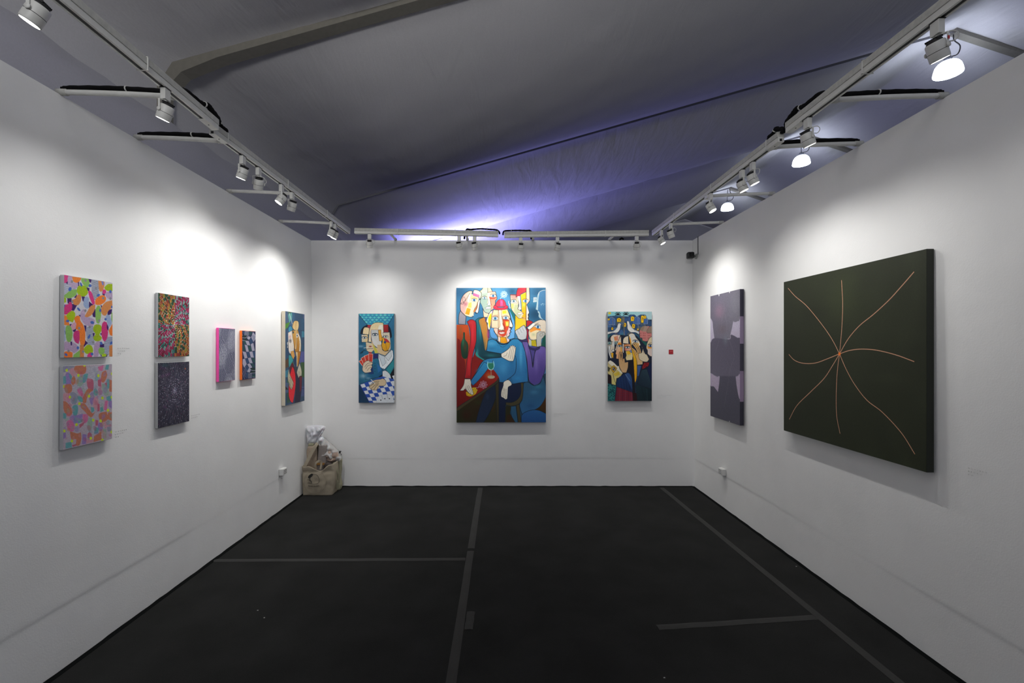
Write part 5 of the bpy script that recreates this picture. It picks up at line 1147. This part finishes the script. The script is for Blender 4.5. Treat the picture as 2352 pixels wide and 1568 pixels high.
def hang(side, xs, xf, xr_, yt, yb, art, edge, label, **k):
    """side wall canvases: xs = image column of the near wall-side edge, xf / xr_ = near / far edge of the face, yt, yb = its near top and bottom rows"""
    sg = -1 if side == 'L' else 1
    wallx = lambda y, z: abs(xl(y, z)) if side == 'L' else xr(y, z)
    W0 = 2.31
    for _ in range(4):
        Y0 = W0*F/abs(xs-CX); zt = EYE+(CY-yt)*Y0/F; zb = EYE+(CY-yb)*Y0/F
        fx = abs(xf-CX)*Y0/F; Y1 = fx*F/abs(xr_-CX)
        W0 = wallx((Y0+Y1)/2, (zt+zb)/2)
    wmin = min(wallx(Y0, zt), wallx(Y0, zb), wallx(Y1, zt), wallx(Y1, zb))-.0035
    return canvas((sg*wmin, (Y0+Y1)/2, (zt+zb)/2), side, Y1-Y0, zt-zb, wmin-fx, art, edge, label, **k)
G = 1.0
hang('L', 134.1, 146.9, 258.8, 630.3, 821.6, art_blobs(), 'b9babd', 'bright canvas of striped green, pink and orange ovals, upper left pair', gain=G, edge_label='bare pale grey canvas side')
hang('L', 133.0, 144.5, 257.6, 840.0, 1033.7, art_pastel(), 'b4b5b8', 'pastel canvas of muted patches with yellow dots, below the bright ovals', gain=G, edge_label='bare pale grey canvas side')
hang('L', 354.1, 363.0, 434.8, 671.7, 820.0, art_radial(), 'b9babd', 'canvas of pink, orange and green dashes radiating from the centre', gain=G, edge_label='bare pale grey canvas side')
hang('L', 353.6, 362.3, 434.9, 832.8, 984.2, art_radial_dark(), 'b4b5b4', 'dark violet canvas of pale dashes radiating from the centre', gain=G, edge_label='bare pale grey canvas side')
hang('L', 495.0, 502.7, 540.0, 752.3, 877.0, art_dashes(), 'ff4fae', 'small canvas of white dashes on navy with a hot pink edge', gain=G, edge_label='hot pink canvas side')
hang('L', 549.1, 556.0, 587.1, 758.6, 872.5, art_checker(), 'ff7a14', 'small canvas of bent navy and lilac checks with an orange edge', gain=G, edge_label='fluorescent orange canvas side')
hang('L', 645.0, 655.2, 699.5, 713.9, 932.0, art_couple(), 'cdc2ae', 'tall narrow canvas of two stacked heads with a scarlet shape, near the corner', gain=G, edge_label='cream canvas side')
pk = (YB-.046)/F
def hang_back(x0, x1, y0, y1, art, edge, label, d=.038, **k):
    s = (YB-.004-d)/F
    return canvas(((x0+x1)/2*s-CX*s, YB-.004, EYE+(CY-(y0+y1)/2)*s), 'B', (x1-x0)*s, (y1-y0)*s, d, art, edge, label, **k)
hang_back(823.5, 905.8, 720, 925, art_cards(), 'a8a9a6', 'narrow canvas of cubist card players over a blue checked table', gain=G)
hang_back(1048.2, 1253.8, 660.5, 970, art_center(), 'b0b0ae', 'large canvas of a figure in a red hat amid five companions', gain=G, rot=.0025)
hang_back(1395.6, 1497.3, 715.4, 920.8, art_doves(), 'a8a9a8', 'narrow canvas of huddled faces below two white doves', gain=G)
hang('R', 1710.2, 1699.6, 1631.6, 663.6, 977.0, art_purple(), '3b3844', 'tall canvas of grey-violet interlocking shapes near the right corner', gain=1.3, bands=[(0, '3c3a48'), (.19, '8c7d96'), (.39, '3a3845'), (.60, '85748c'), (.82, '302f3a')], edge_label='dark and lilac banded canvas side')
hang('R', 2149.0, 2128.5, 1800.0, 571.0, 1085.0, art_green(), '1a2014', 'large square dark green canvas with eight orange curving rays', gain=1.0, edge_label='very dark green canvas side')

# ------------------------------------------------------------------ small things on the walls
# little red label card beside the doves canvas
t = empty('label_card', (1541*(YB/F)-CX*YB/F, YB-.0015, EYE-10*YB/F), 'small square red card on the back wall near the right corner', 'card')
MB().box((-.0272, -.002, -.0272), (.0272, .001, .0272)).build('card', mat('red_card', (165, 28, 36), rough=.5), t)
MB().box((-.018, -.0026, .002), (.018, -.0018, .009)).build('print_band', mat('pale_red_print', (205, 90, 95)), t)
# camera
M_CAMW = mat('off_white_bracket', (150, 152, 148), rough=.5)
cx_, cy_, cz_ = 2.196, 5.33, 2.773
t = empty('security_camera', (2.314, 5.44, 2.785), 'small black security camera on a bracket in the upper right corner', 'security camera')
o_ = Vector((2.314, 5.44, 2.785))
MB().box((-.040, -.040, -.038), (.040, .040, .038), Matrix.Translation(Vector((cx_, cy_, cz_))-o_) @ Matrix.Rotation(-.15, 4, 'Z'), bev=.016).build('camera_body', mat('black_camera', (9, 9, 10), rough=.35), t)
MB().lathe([(.020, 0), (.022, .004), (.0, .006)], 20, Matrix.Translation(Vector((cx_-.006, cy_-.041, cz_+.004))-o_) @ Matrix.Rotation(math.pi/2, 4, 'X')).build('lens', M_BLACK, t)
MB().tube([Vector((cx_+.03, cy_+.02, cz_+.01))-o_, Vector((-.05, -.02, .012)), Vector((-.008, 0, 0))], .011, 10).build('bracket_arm', M_CAMW, t)
MB().lathe([(.030, -.012), (.032, -.004), (.032, .0)], 24, Matrix.Rotation(math.pi/2, 4, 'Y')).build('mount_plate', M_CAMW, t)
t = empty('cable_conduit', (2.3175, 5.40, 2.80), 'thin grey cable conduit down the right wall above the camera', 'conduit')
MB().box((-.006, -.007, .0), (.004, .007, .215)).build('channel', mat('grey_conduit', (120, 120, 122), rough=.6), t)
# surface sockets
M_SOCK = mat('white_socket_plastic', (215, 215, 212), rough=.4)
def socket(sg, y, z, label):
    wx = abs(xl(y, z)) if sg < 0 else xr(y, z)
    t = empty('wall_socket', (sg*(wx-.002), y, z), label, 'socket', 'surface-mounted wall sockets')
    M = Matrix.Scale(-sg, 4, (1, 0, 0))
    MB().box((0, -.045, -.034), (.040, .045, .034), M, bev=.004).build('housing', M_SOCK, t)
    MB().box((.040, -.040, -.029), (.044, .040, .029), M, bev=.0015).build('face_plate', M_SOCK, t)
    for k in (-.016, 0, .016): MB().box((.0438, -.030, k-.0022), (.0446, .030, k+.0022), M).build('slot', mat('dark_slot', (70, 70, 70)), t)
    return t
socket(-1, 4.76, .400, 'white surface socket low on the left wall before the bags')
socket(1, 4.80, .388, 'white surface socket low on the right wall')
# faint pencilled captions
M_PEN = mat('pencil_grey', (176, 176, 175), rough=.9)
def caption(side, px, py, w, rows, label, seed):
    r = random.Random(seed)
    if side == 'B': Y = YB; org = Vector(((px-CX)*Y/F, YB-.0012, EYE+(CY-py)*Y/F)); u = Vector((1, 0, 0)); n = Vector((0, -1, 0))
    else:
        sg = -1 if side == 'L' else 1
        Y = 2.31*F/abs(px-CX); z = EYE+(CY-py)*Y/F; wx = abs(xl(Y, z)) if sg < 0 else xr(Y, z)
        org = Vector((sg*(wx-.0045), Y, z)); u = Vector((0, -sg, 0)); n = Vector((-sg, 0, 0))
    b = MB()
    for j in range(rows):
        x = 0; L = w*(1-.35*j)
        while x < L:
            l = r.uniform(.006, .016); P = [u*(x+l*k/5)+Vector((0, 0, -j*.016+.0035*math.sin(k*2.3+r.random()))) for k in range(6)]
            b.tube(P, .0005, 4); x += l+.005
    t = tag(b.build('pencil_caption', M_PEN, None, org), label, 'caption')
caption('L', 268, 800, .085, 3, 'faint pencilled caption right of the bright oval canvas', 1)
caption('L', 263, 992, .08, 3, 'faint pencilled caption right of the pastel canvas', 2)
caption('L', 440, 955, .09, 2, 'faint pencilled caption right of the dark violet canvas', 3)
caption('B', 917, 911, .15, 3, 'faint pencilled caption right of the card players canvas', 4)
caption('B', 1272, 950, .17, 3, 'faint pencilled caption right of the red hat canvas', 5)
caption('B', 1510, 908, .16, 3, 'faint pencilled caption right of the doves canvas', 6)
caption('R', 2215, 1074, .085, 3, 'faint pencilled caption right of the dark green canvas', 7)

# ------------------------------------------------------------------ tape on the carpet
M_TAPE = mat('dark_grey_tape', (49, 49, 48), rough=.75, bump=.0008, bscale=60, var=.10, vscale=7, spec=.25)
def tape(P, w, label, seed=0):
    b = MB(); pts = [Vector((x, y, 0)) for x, y in P]; n = 60
    V, Fc = [], []
    for i in range(n+1):
        t = i/n; p = pts[0].lerp(pts[1], t); d = (pts[1]-pts[0]).normalized(); s = Vector((-d.y, d.x, 0))
        off = .004*(wob(t*9, seed)-.5); z = .0030+.0008*wob(t*30, seed+1)
        V += [p+s*(w/2+off)+Vector((0, 0, z*.4)), p+s*(w/6+off)+Vector((0, 0, z)), p+s*(-w/6+off)+Vector((0, 0, z*.85)), p+s*(-w/2+off)+Vector((0, 0, z*.4))]
    for i in range(n):
        for j in range(3): Fc.append((4*i+j, 4*i+j+1, 4*i+5+j, 4*i+4+j))
    me = mesh_from('floor_tape', V, Fc, M_TAPE); o = link('floor_tape', me); o.modifiers.new('s', 'SOLIDIFY').thickness = .0006
    return tag(o, label, 'floor tape')
tape([(-.272, 5.50), (-.268, 3.84)], .058, 'grey tape running from the back wall down the middle of the carpet', 1)
tape([(-.268, 3.79), (-.258, 1.5)], .055, 'grey tape continuing down the middle of the carpet to the camera', 2)
tape([(-.205, 2.92), (-.205, 2.735)], .05, 'short grey tape patch stuck beside the middle strip', 3)
tape([(-2.30, 3.62), (-.30, 3.645)], .048, 'grey tape strip from the left wall to the middle strip', 4)
tape([(1.920, 5.50), (2.018, 1.9)], .052, 'long grey tape strip running along the right wall', 5)
tape([(.937, 2.755), (1.965, 2.86)], .05, 'short grey tape strip meeting the right hand strip', 6)
M_BIT = mat('white_scrap', (190, 190, 185))
for (px, py, lb) in ((592, 1402, 'tiny pale scrap on the carpet, left foreground'), (607, 1419, 'tiny pale scrap on the carpet, nearer the camera'), (1829, 1301, 'tiny white scrap on the carpet by the right wall'), (1526, 1557, 'tiny pale scrap on the carpet at the bottom right')):
    Y = EYE*F/(py-CY); x = (px-CX)*Y/F
    tag(MB().box((-.004, -.002, 0), (.004, .002, .003)).build('paper_scrap', M_BIT, None, (x, Y, .001)), lb, 'scrap')

# ------------------------------------------------------------------ bags and wrapping heaped in the left corner
M_TOTE = mat('natural_canvas_cloth', (158, 148, 130), rough=.9, bump=.0012, bscale=260, var=.07, vscale=14, spec=.15)
M_TOTE2 = mat('khaki_cloth', (150, 147, 124), rough=.9, bump=.0012, bscale=220, var=.08, vscale=12, spec=.15)
M_INK = mat('black_print', (18, 18, 16), rough=.8)
M_INK2 = mat('faded_print', (92, 84, 70), rough=.8)
def noise3(p, s, seed):
    from mathutils import noise
    return noise.noise(Vector(p)*s+Vector((seed, seed*1.7, -seed)))
TX0, TX1, TY0, TY1 = -2.300, -1.948, 5.215, 5.375
def tote_front(x, z):            # depth of the front cloth
    u = (x-TX0)/(TX1-TX0); v = z/.34
    bul = .022*math.sin(math.pi*min(1, max(0, u)))**.6*math.sin(math.pi*min(1, max(0, v*.9+.08)))
    fold = .010*math.exp(-((z-.285+.03*abs(u-.62))/.018)**2)
    return TY0-bul+fold+.006*noise3((x, 0, z), 14, 3)
t = empty('tote_bag', (-2.124, 5.295, 0), 'beige canvas tote bag with a printed head emblem standing in the corner', 'tote bag')
O = Vector((-2.124, 5.295, 0))
V, Fc = [], []
NR, NS = 26, 56
def rim(u, front):
    if front: return .335-.052*math.exp(-((u-.58)/.17)**2)+.028*max(0, u-.72)/.28-.004*math.sin(u*20)
    return .345+.02*u
for j in range(NR+1):
    v = j/NR
    for i in range(NS):
        s = i/NS*4
        if s < 1.6: u = s/1.6; fr = 1.0; x = TX0+(TX1-TX0)*u; y = None; top = rim(u, True)
        elif s < 2.0: q = (s-1.6)/.4; fr = 1-q; u = 1; x = TX1; y = TY0+(TY1-TY0)*q; top = rim(1, True)*(1-q)+rim(1, False)*q
        elif s < 3.6: q = (s-2)/1.6; u = 1-q; fr = 0; x = TX1+(TX0-TX1)*q; y = TY1; top = rim(u, False)
        else: q = (s-3.6)/.4; u = 0; x = TX0; y = TY1+(TY0-TY1)*q; top = rim(0, True)*q+rim(0, False)*(1-q)
        z = top*v
        if y is None: y = tote_front(x, z)
        if u in (0, 1) or s >= 3.6 or 1.6 <= s < 2: x += (.012 if x > -2.1 else .0)*math.sin(math.pi*v)*1.2
        x += (.5-u)*.02*(1-v)**3; y += .004*noise3((x, y, z), 20, 9)
        if s < 1.6: y -= .014*max(0, v-.84)/.16*(1 if .05 < u < .95 else .3)       # turned-over lip
        V.append(Vector((x, y, max(z, .002)))-O)
for j in range(NR):
    for i in range(NS): Fc.append((j*NS+i, j*NS+(i+1) % NS, (j+1)*NS+(i+1) % NS, (j+1)*NS+i))
Fc.append(list(range(NS)))
b = link('body', mesh_from('body', V, Fc, M_TOTE, True), t); b.modifiers.new('s', 'SOLIDIFY').thickness = .003
b.modifiers['s'].offset = -1
def ribbon(pts, w, m, name, parent, th=.003, axis=Vector((1, 0, .25))):
    P = [Vector(p) for p in spline(pts, 8)]; V, Fc = [], []
    for i, p in enumerate(P):
        d = (P[min(i+1, len(P)-1)]-P[max(0, i-1)]).normalized(); n = Vector((0, -1, 0))
        s = d.cross(n).normalized(); V += [p+s*w/2, p-s*w/2]
    for i in range(len(P)-1): Fc.append((2*i, 2*i+1, 2*i+3, 2*i+2))
    o = link(name, mesh_from(name, V, Fc, m, False), parent); o.modifiers.new('s', 'SOLIDIFY').thickness = th*.5
    return o
def PX(px, py, Y): return Vector(((px-CX)*Y/F, Y, EYE+(CY-py)*Y/F))
ribbon([PX(698, 1074, 5.225)-O, PX(705, 1060, 5.23)-O, PX(715, 1041, 5.24)-O, PX(726, 1022, 5.255)-O, PX(729, 1019, 5.28)-O, PX(730, 1030, 5.36)-O, PX(729, 1060, 5.37)-O], .036, M_TOTE, 'handle', t)
ribbon([PX(723, 1072, 5.23)-O, PX(726, 1063, 5.225)-O, PX(733, 1058, 5.23)-O, PX(738, 1062, 5.24)-O, PX(736, 1078, 5.235)-O], .022, M_TOTE, 'handle', t)
# printed emblem, lying on the cloth
def EP(x, y):                    # emblem sketch space -> point on the cloth
    p = PX(695+x/31.36, 1075+y/31.36, 5.2); return Vector((p.x, tote_front(p.x, p.z)-.0065, p.z))-O
def inkline(pts, w, m, name):
    P = spline(pts, 6); b = MB(); b.tube([EP(*p) for p in P], w/31.36*5.2/F/2, 6, sx=.5); return b.build(name, m, t)
bb = MB(); P = spline([(400, 640), (440, 690), (540, 690), (620, 600), (740, 500), (760, 420), (700, 375), (600, 410), (480, 500)], 5, True)
bb.add([EP(*p) for p in P], [list(range(len(P)))]); hb = bb.build('print', M_INK, t); hb.modifiers.new('s', 'SOLIDIFY').thickness = .0015; hb['label'] = 'black printed hair of the emblem'
inkline([(520, 650), (565, 740), (555, 800), (545, 870), (600, 870), (640, 900)], 62, M_INK, 'print')
inkline([(600, 875), (650, 920), (680, 990), (680, 1085)], 40, M_INK, 'print')
inkline([(680, 1090), (800, 1110), (1000, 1090), (1130, 1050), (1205, 970), (1215, 800), (1180, 640), (1100, 510), (980, 430), (850, 400), (740, 395)], 34, mat('brown_black_print', (52, 46, 36), rough=.8), 'print')
inkline([(200, 560), (330, 400), (560, 250), (900, 190), (1250, 260), (1520, 430), (1680, 700), (1720, 1000), (1640, 1300), (1480, 1560), (1200, 1760), (850, 1830), (500, 1740), (250, 1500), (110, 1150), (120, 800), (200, 560)], 14, M_INK2, 'print')
for p in ([(880, 620), (930, 680), (880, 740)], [(700, 740), (740, 690)], [(930, 820), (990, 750), (1040, 680)], [(880, 520), (920, 540)]): inkline(p, 18, M_INK2, 'print')
def words(txt, x, y, h):
    c = bpy.data.curves.new('lettering', 'FONT'); c.body = txt; c.size = h/31.36*5.2/F*1.35; c.extrude = .0006
    o = bpy.data.objects.new('lettering', c); COL.objects.link(o)
    dg = bpy.context.evaluated_depsgraph_get(); me = bpy.data.meshes.new_from_object(o.evaluated_get(dg)); bpy.data.objects.remove(o)
    p = EP(x, y); 
    for v in me.vertices:
        X, Z = p.x+v.co.x+O.x, p.z+v.co.y+O.z; v.co = (X-O.x, tote_front(X, Z)-.0068-v.co.z-O.y, Z-O.z)
    me.materials.clear(); me.materials.append(M_INK2); link('lettering', me, t)
words('CO', 345, 870, 120); words('ON', 375, 1105, 120); words('TEMPORARY', 400, 1310, 110)

# second, khaki bag slumped behind on the right
O2 = Vector((-1.93, 5.42, 0)); t = empty('cloth_bag', O2, 'khaki cloth bag slumped behind the tote with a hanging strap', 'bag')
V, Fc = [], []; NR, NS = 20, 28
for j in range(NR+1):
    v = j/NR; z = .36*v
    rx = .042*(1-.25*v)+.006*math.sin(v*9); ry = .05*(1-.4*v); cx0 = -1.968+.012*v
    for i in range(NS):
        a = 2*math.pi*i/NS; x = cx0+rx*math.cos(a); y = 5.44+ry*math.sin(a)
        k = 1+.28*noise3((x, y, z), 11, 4)
        V.append(Vector((cx0+(x-cx0)*k, 5.44+(y-5.44)*k, z+.002))-O2)
for j in range(NR):
    for i in range(NS): Fc.append((j*NS+i, j*NS+(i+1) % NS, (j+1)*NS+(i+1) % NS, (j+1)*NS+i))
Fc += [list(range(NS)), list(range(NR*NS, (NR+1)*NS))]
link('body', mesh_from('body', V, Fc, M_TOTE2, True), t)
ribbon([PX(766, 1062, 5.34)-O2, PX(772, 1078, 5.30)-O2, PX(774, 1095, 5.31)-O2, PX(771, 1108, 5.32)-O2, PX(774, 1120, 5.30)-O2, PX(779, 1117, 5.31)-O2], .032, M_TOTE2, 'strap', t, th=.006)
ribbon([PX(768, 1101, 5.28)-O2, PX(773, 1112, 5.29)-O2, PX(775, 1122, 5.30)-O2], .05, M_TOTE2, 'strap', t, th=.012)

# wrapped packages standing in the tote
M_KRAFT = mat('bubble_wrapped_brown_paper', (156, 140, 122), rough=.35, bump=.004, bscale=70, var=.12, vscale=18)
M_GREYW = mat('grey_wrapped_card', (136, 128, 124), rough=.45, bump=.003, bscale=60, var=.12, vscale=22)
M_OCH = mat('ochre_card', (150, 108, 50), rough=.7)
M_DARKB = mat('dark_brown_item', (50, 40, 36), rough=.7, bump=.002, bscale=40)
def lumpy(name, c, s, m, parent=None, O=Vector((0, 0, 0)), amp=.12, scale=9, seed=1, rot=None, e=.35, nu=28, nv=20):
    V, Fc = [], []; R = rot or Matrix.Identity(3)
    sp = lambda q, k: math.copysign(abs(q)**k, q)
    for j in range(nv+1):
        ph = -math.pi/2+math.pi*j/nv
        for i in range(nu):
            th = 2*math.pi*i/nu
            p = Vector((s[0]*sp(math.cos(ph), e)*sp(math.cos(th), e), s[1]*sp(math.cos(ph), e)*sp(math.sin(th), e), s[2]*sp(math.sin(ph), e)))
            p = p*(1+amp*noise3(p, scale, seed)); V.append(R @ p+Vector(c)-O)
    for j in range(nv):
        for i in range(nu): Fc.append((j*nu+i, j*nu+(i+1) % nu, (j+1)*nu+(i+1) % nu, (j+1)*nu+i))
    return link(name, mesh_from(name, V, Fc, m, True), parent)
t = empty('wrapped_parcel', (-2.235, 5.31, .04), 'brown wrapped parcel standing upright in the tote', 'parcel')
O3 = Vector(t.location)
lumpy('wrapping', (-2.232, 5.335, .300), (.060, .034, .250), M_KRAFT, t, O3, .05, 14, 2, e=.3)
lumpy('taped_top', (-2.245, 5.33, .555), (.028, .02, .016), M_TOTE2, t, O3, .2, 20, 3)
t = empty('wrapped_package', (-2.13, 5.335, .04), 'grey wrapped flat panel behind the tote handle', 'parcel')
O3 = Vector(t.location)
Rz = Matrix.Rotation(.06, 3, 'Y')
lumpy('wrapping', (-2.125, 5.34, .300), (.050, .020, .255), M_GREYW, t, O3, .05, 16, 5, rot=Rz, e=.25)
MB().box((-.045, -.026, .285), (.05, -.021, .31)).build('card_strip', M_OCH, t)
t = empty('dark_bundle', (-2.04, 5.31, .20), 'dark brown bundle just inside the tote opening', 'bundle')
lumpy('bundle', (-2.035, 5.30, .275), (.055, .035, .075), M_DARKB, t, Vector(t.location), .25, 18, 6, e=.7)

# white plastic bag and bubble wrap heaped on top
def film(name, col, a, rough=.3, bs=55, bd=.008):
    m = mat(name, col, rough=rough, bump=bd, bscale=bs, spec=.6)
    b = m.node_tree.nodes['Principled BSDF']; b.inputs['Transmission Weight'].default_value = 0; b.inputs['Subsurface Weight'].default_value = .15
    b.inputs['Alpha'].default_value = a; return m
M_PLAST = film('white_plastic', (205, 206, 212), .94, bd=.004)
M_BUB = film('clear_bubble_wrap', (196, 195, 194), .62, rough=.18, bs=45, bd=.006)
M_INNER = mat('pinkish_brown_paper', (160, 138, 124), rough=.7, bump=.003, bscale=40)
def sheet(name, outline, Y, depth, m, parent, O, seed, n=26):
    """crumpled bag: outline in image pixels seen from the front, given real depth"""
    P = np.array(spline([PX(x, y, Y) for x, y in outline], 6, True)); c = P.mean(0); V, Fc = [], []; k = len(P); rings = 9
    for s_ in (-1, 1):
        for j in range(rings):
            q = 1-j/rings
            for i in range(k):
                p = Vector(c)+(Vector(P[i])-Vector(c))*q
                d = depth*math.sqrt(max(0, 1-q*q))*(1+.5*noise3(p, 22, seed)); cr = .018*noise3((p.x, s_, p.z), 30, seed+2)*(1-q**4)
                V.append(p+Vector((0, s_*(d+cr), 0))-O)
    for s_ in range(2):
        b0 = s_*rings*k
        for j in range(rings-1):
            for i in range(k): Fc.append((b0+j*k+i, b0+j*k+(i+1) % k, b0+(j+1)*k+(i+1) % k, b0+(j+1)*k+i))
        Fc.append([b0+(rings-1)*k+i for i in range(k)])
    for i in range(k): Fc.append((i, (i+1) % k, rings*k+(i+1) % k, rings*k+i))
    return link(name, mesh_from(name, V, Fc, m, True), parent)
c0 = PX(722, 1022, 5.38); t = empty('plastic_bag', c0, 'white crumpled plastic bag on top of the heap in the corner', 'plastic bag')
sheet('bag_body', [(703, 981), (716, 976), (734, 976), (746, 979), (741, 990), (735, 1000), (729, 1012), (723, 1021), (712, 1021), (706, 1019), (704, 1005)], 5.38, .055, M_PLAST, t, c0, 7)
sheet('bag_flap', [(744, 980), (748, 981), (740, 996), (731, 1012), (727, 1017), (730, 1006), (738, 992)], 5.36, .012, M_PLAST, t, c0, 8)
c0 = PX(755, 1060, 5.40); t = empty('bubble_wrap_bundle', c0, 'clear bubble wrap bundle leaning over the tote beside the wall', 'bubble wrap')
sheet('wrap', [(733, 1008), (741, 1002), (750, 1010), (762, 1020), (772, 1030), (778, 1036), (779, 1046), (784, 1050), (781, 1057), (770, 1062), (755, 1064), (742, 1062), (735, 1045), (731, 1025)], 5.40, .075, M_BUB, t, c0, 9)
sheet('inner_paper', [(745, 1036), (760, 1031), (775, 1036), (777, 1052), (768, 1060), (750, 1062), (742, 1052)], 5.38, .060, M_INNER, t, c0, 12)
sheet('wrap_fold', [(733, 1004), (739, 1001), (744, 1008), (742, 1030), (738, 1050), (734, 1040), (731, 1020)], 5.37, .035, M_PLAST, t, c0, 10)
c0 = PX(780, 1038, 5.50); t = empty('black_clip', c0, 'small black plastic piece poking out behind the bubble wrap', 'clip')
b = MB(); b.prism([(-.012, .012), (.016, .010), (.010, -.004), (.002, -.016), (-.010, -.006)], -.02, .02); b.build('clip_body', M_BLACK, t)
b = MB(); b.tube(spline([(0, 0, 0), (.015, -.01, -.012), (.02, 0, -.03), (.005, .01, -.04), (-.03, .01, -.035)], 5), .003, 6); b.build('cord', M_BLACK, t)
